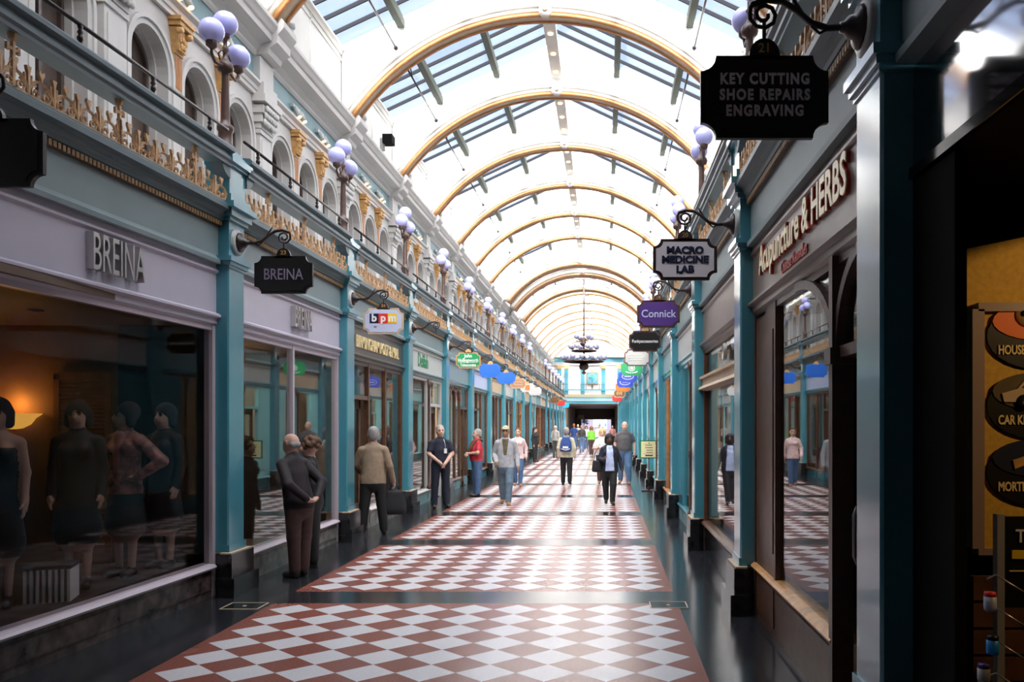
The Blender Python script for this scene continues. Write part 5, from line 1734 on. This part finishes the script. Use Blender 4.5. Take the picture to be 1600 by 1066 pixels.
# ------------------------------------------------------------------ the key-cutting kiosk beside the viewer (herbalist side)
YP = 3.94
XG = XR + YG
k_ = MB()
k_.box(XG - .03, 4.2, YP, YP + .05, 0, 2.96, 'black_matt')
k_.quad((4.2, -3, 0), (4.2, YP, 0), (4.2, YP, 2.96), (4.2, -3, 2.96), 'black_matt')
k_.quad((XG, -3, 0), (4.2, -3, 0), (4.2, -3, 2.96), (XG, -3, 2.96), 'black_matt')
structure('wall_kiosk', k_)
structure('ceiling_kiosk', MB().box(XG - .02, 4.2, -3, YP, 2.92, 2.97, 'black_matt'))
fa = put('kiosk_fascia', None)
fa['label'] = 'glossy black fascia over the open kiosk, mirroring the sky'
fa['category'] = 'fascia'
put('fascia_board', MB().box(XG - .02, XG + .06, -2, YP - .05, 2.97, 3.45, 'fascia_gloss'), fa)
put('moulding', MB().box(XG - .04, XG + .1, -2, YP - .05, 2.93, 2.98, 'black_gloss'), fa)
kj = put('door_frame', MB().box(XG - .02, XG + .03, 3.40, YP + .05, 0, 2.95, 'black_matt'), None, (0, 0, 0), 0, kind='structure')
yp = put('yellow_panel', MB().elev([(1.69, 1.27 + .98), (1.72, 1.26 + .98), (1.80, 2.30), (4.1, 2.30), (4.1, 3.2 + -.3), (2.95, 2.88), (1.69, 2.62)], YP - .02, YP - .001, 'yellow_wall'))
yp['label'] = 'rough mustard-yellow wall panel inside the key kiosk'
yp['category'] = 'panel'
kb = put('key_signboard', None, None, (0, 0, 0))
kb['label'] = 'framed mustard signboard with round key and car pictures in the kiosk'
kb['category'] = 'sign'
bx0, bx1, bz0, bz1 = 1.73, 2.75, 1.22, 2.33
put('board', MB().box(bx0, bx1, YP - .06, YP - .025, bz0, bz1, 'yellow_wall'), kb)
fm = MB()
for x in (bx0, bx1):
    fm.box(x - .028, x + .028, YP - .09, YP - .02, bz0, bz1, 'frame_grey')
fm.box(bx0, bx1, YP - .09, YP - .02, bz1 - .01, bz1 + .03, 'frame_grey').box(bx0, bx1, YP - .09, YP - .02, bz0 - .03, bz0, 'frame_grey')
put('frame', fm, kb)
def key_shape(b, x, z, m, y):
    b.lathe([(.0, -.008), (.055, -.008), (.06, 0), (.0, 0)], (x, y, z + .02), m, 14, axis='y')
    b.lathe([(.0, -.004), (.014, -.004), (.014, 0), (.0, 0)], (x - .02, y - .008, z + .025), 'sign_black', 10, axis='y')
    b.elev([(x + .05, z + .005), (x + .28, z - .06), (x + .28, z - .10), (x + .22, z - .06), (x + .18, z - .075), (x + .05, z - .02)], y - .006, y, m)
def car_shape(b, x, z, m, y):
    b.elev([(x - .11, z - .06), (x - .12, z - .02), (x - .05, z + .0), (x + .0, z + .06), (x + .16, z + .06), (x + .22, z + .0), (x + .3, z - .01), (x + .3, z - .06)], y - .008, y, m)
    b.elev([(x - .03, z + .005), (x + .01, z + .05), (x + .15, z + .05), (x + .2, z + .005)], y - .010, y - .007, 'navy_ink')
    for xx in (x - .02, x + .22):
        b.lathe([(.0, -.012), (.035, -.012), (.035, 0), (.0, 0)], (xx, y, z - .06), 'sign_black', 12, axis='y')
def mort_shape(b, x, z, m, y):
    b.elev([(x - .06, z - .06), (x - .02, z - .045), (x + .25, z + .04), (x + .25, z + .06), (x + .0, z - .02), (x - .01, z + .0), (x - .07, z - .02)], y - .008, y, m)
for i, (zc, txt, col, fn) in enumerate(((2.225, 'HOUSE KEYS', 'sign_orange', key_shape), (1.90, 'CAR KEYS', 'olive', car_shape), (1.59, 'MORTICE KEYS', 'navy_ink', mort_shape))):
    m = put('medallion', MB().prism([((.255) * cos(a), .155 * sin(a)) for a in [2 * pi * j / 28 for j in range(28)]], lambda x, z: (2.03 + x, YP - .075, zc - .02 + z), lambda x, z: (2.03 + x, YP - .055, zc - .02 + z), 'sign_black'), kb)
    pic = MB().prism([(.23 * cos(a), .09 * sin(a)) for a in [2 * pi * j / 24 for j in range(24)]], lambda x, z: (2.03 + x, YP - .08, zc + .05 + z), lambda x, z: (2.03 + x, YP - .074, zc + .05 + z), col)
    fn(pic, 1.96, zc + .06, 'tan' if i == 1 else 'gold', YP - .08)
    put('picture', pic, m)
    put('lettering', MB().text(txt, front(1.825, YP - .079, zc - .085), .060, 'letter_cream', .002, .0015, .66, 'LEFT'), m)
# slatwall below and a tall wire display stand
sw = put('slat_board', None)
sw['label'] = 'brown slatted display board low inside the kiosk'
sw['category'] = 'display board'
for i in range(8):
    put('slat', MB().box(1.72, 3.2, YP - .06, YP - .02, .10 + i * .125, .10 + i * .125 + .11, 'wood_brown'), sw)
st_ = put('display_stand', None, None, (1.625, 3.4, 0))
st_['label'] = 'tall dark metal display stand with a black header card in the kiosk'
st_['category'] = 'stand'
put('upright', MB().box(-.03, .0, -.02, .02, .02, 1.43, 'grey_metal'), st_)
put('upright', MB().box(.55, .58, -.02, .02, .02, 1.43, 'grey_metal'), st_)
put('base', MB().box(-.05, .62, -.2, .2, 0, .03, 'grey_metal'), st_)
hc = put('header_card', MB().box(.0, .55, -.015, .015, 1.05, 1.42, 'sign_black'), st_)
put('lettering', MB().text('TI', front(.045, -.018, 1.34), .075, 'letter_white', .002, .001, .9, 'LEFT'), hc)
put('yellow_strip', MB().box(.03, .5, -.02, -.015, 1.25, 1.285, 'sign_yellow').box(.02, .5, -.02, -.015, 1.198, 1.203, 'letter_cream'), hc)
for i in range(6):
    h = MB()
    z = 1.17 - i * .13
    h.tube([(-.10, -.08, z + .01), (-.075, -.10, z + .03), (.03, -.15, z - .04)], .004, 'steel', 5)
    put('hook', h, st_)
for i, (x, z, c1, c2, lab) in enumerate(((-.12, 1.10, 'sign_red', 'sign_lilac', 'red and pale blue spooled laces on the top hook'), (-.11, .93, 'sign_black', 'sign_sky', 'blue and black spooled laces on the second hook'),
                                       (-.145, .82, 'sign_purple', 'sign_white', 'purple and white spooled laces on the third hook'), (-.13, .74, 'teal', 'sign_navy', 'teal and navy spooled laces on the lowest hook'))):
    o = put('lace_reel', None, None, (1.625 + x, 3.25, z))
    o['label'] = lab + ' of the kiosk stand'
    o['category'] = 'laces'
    put('reel', MB().lathe([(.0, -.03), (.022, -.03), (.024, -.015), (.024, .025), (.0, .025)], (0, 0, 0), c2, 12), o)
    put('reel_cap', MB().lathe([(.0, .025), (.023, .025), (.022, .042), (.0, .045)], (0, 0, 0), c1, 12), o)
kl = bpy.data.lights.new('added_kiosk_lamp', 'SPOT'); kl.energy = 42; kl.color = (1, .62, .25); kl.spot_size = radians(64); kl.shadow_soft_size = .05  # added lamp out of view, brightens the yellow panel and signboard
ko = put('added_kiosk_lamp', None, None, (3.0, 2.6, 2.9))
ko['label'] = 'small added lamp brightening the signboard inside the key kiosk'
ko['category'] = 'lamp'
put('lamp_housing', MB().lathe([(.05, -.06), (.07, 0), (.0, 0)], (0, 0, 0), 'iron', 12), ko)
lo = bpy.data.objects.new('bulb_light', kl); COL.objects.link(lo); lo.parent = ko; lo.location = (0, 0, -.07); lo.rotation_euler = (radians(55), 0, radians(30))
# lobby on the viewer's own ground
lb = MB()
lb.box(-5.2, -4.3, -6, 3.9, 0, 3.9, 'shop_dark')
structure('wall_lobby', lb)
# ------------------------------------------------------------------ lamps added inside the shops to brighten them
for sd in 'LR':
    for k in range(0, 9):
        y_ = (AC(k) + AC(k + 1)) / 2 if sd == 'L' else (AR(k) + AR(k - 1)) / 2
        x = XL - 1.4 if sd == 'L' else XR + 1.4
        if sd == 'R' and k < 2:
            continue
        o = put('added_shop_lamp', None, None, (x, y_, 2.84))
        o['label'] = f'added round ceiling lamp brightening a shop, {ORD[k]} along the {SIDE[sd]}'
        o['category'] = 'lamp'
        o['group'] = 'added shop lamps'
        put('lamp_body', MB().lathe([(.0, -.06), (.14, -.05), (.16, 0), (.0, 0)], (0, 0, 0), 'lamp_white', 14), o)
        ld = bpy.data.lights.new('added_shop_bulb', 'POINT'); ld.energy = (60 if k > 2 else 22) if k else 12; ld.color = (1, .8, .55); ld.shadow_soft_size = .12
        lo = bpy.data.objects.new('bulb_light', ld); COL.objects.link(lo); lo.parent = o; lo.location = (0, 0, -.12)

# small fittings along the cornice
for i in range(6):
    o = put('dome_camera', None, None, (-5.02, ARCHES[i + 1] + .42, 8.12))
    o['label'] = f'white dome camera on the cornice beside the roof arch, {ORD[i]} from the viewer'
    o['category'] = 'camera'
    o['group'] = 'dome cameras'
    put('dome', MB().sphere((0, 0, .03), .075, 'fascia_white', 12), o)
    put('base', MB().lathe([(.05, -.09), (.06, -.03), (.0, -.03)], (0, 0, 0), 'fascia_white', 10), o)
o = put('loudspeaker', None, None, (-5.0, 18.9, 8.12))
o['label'] = 'small black loudspeaker on the cornice between two roof arches'
o['category'] = 'loudspeaker'
put('cabinet', MB().box(-.02, .2, -.14, .14, .02, .22, 'black_matt'), o)
put('bracket', MB().box(-.10, .0, -.04, .04, -.12, .16, 'grey_metal'), o)
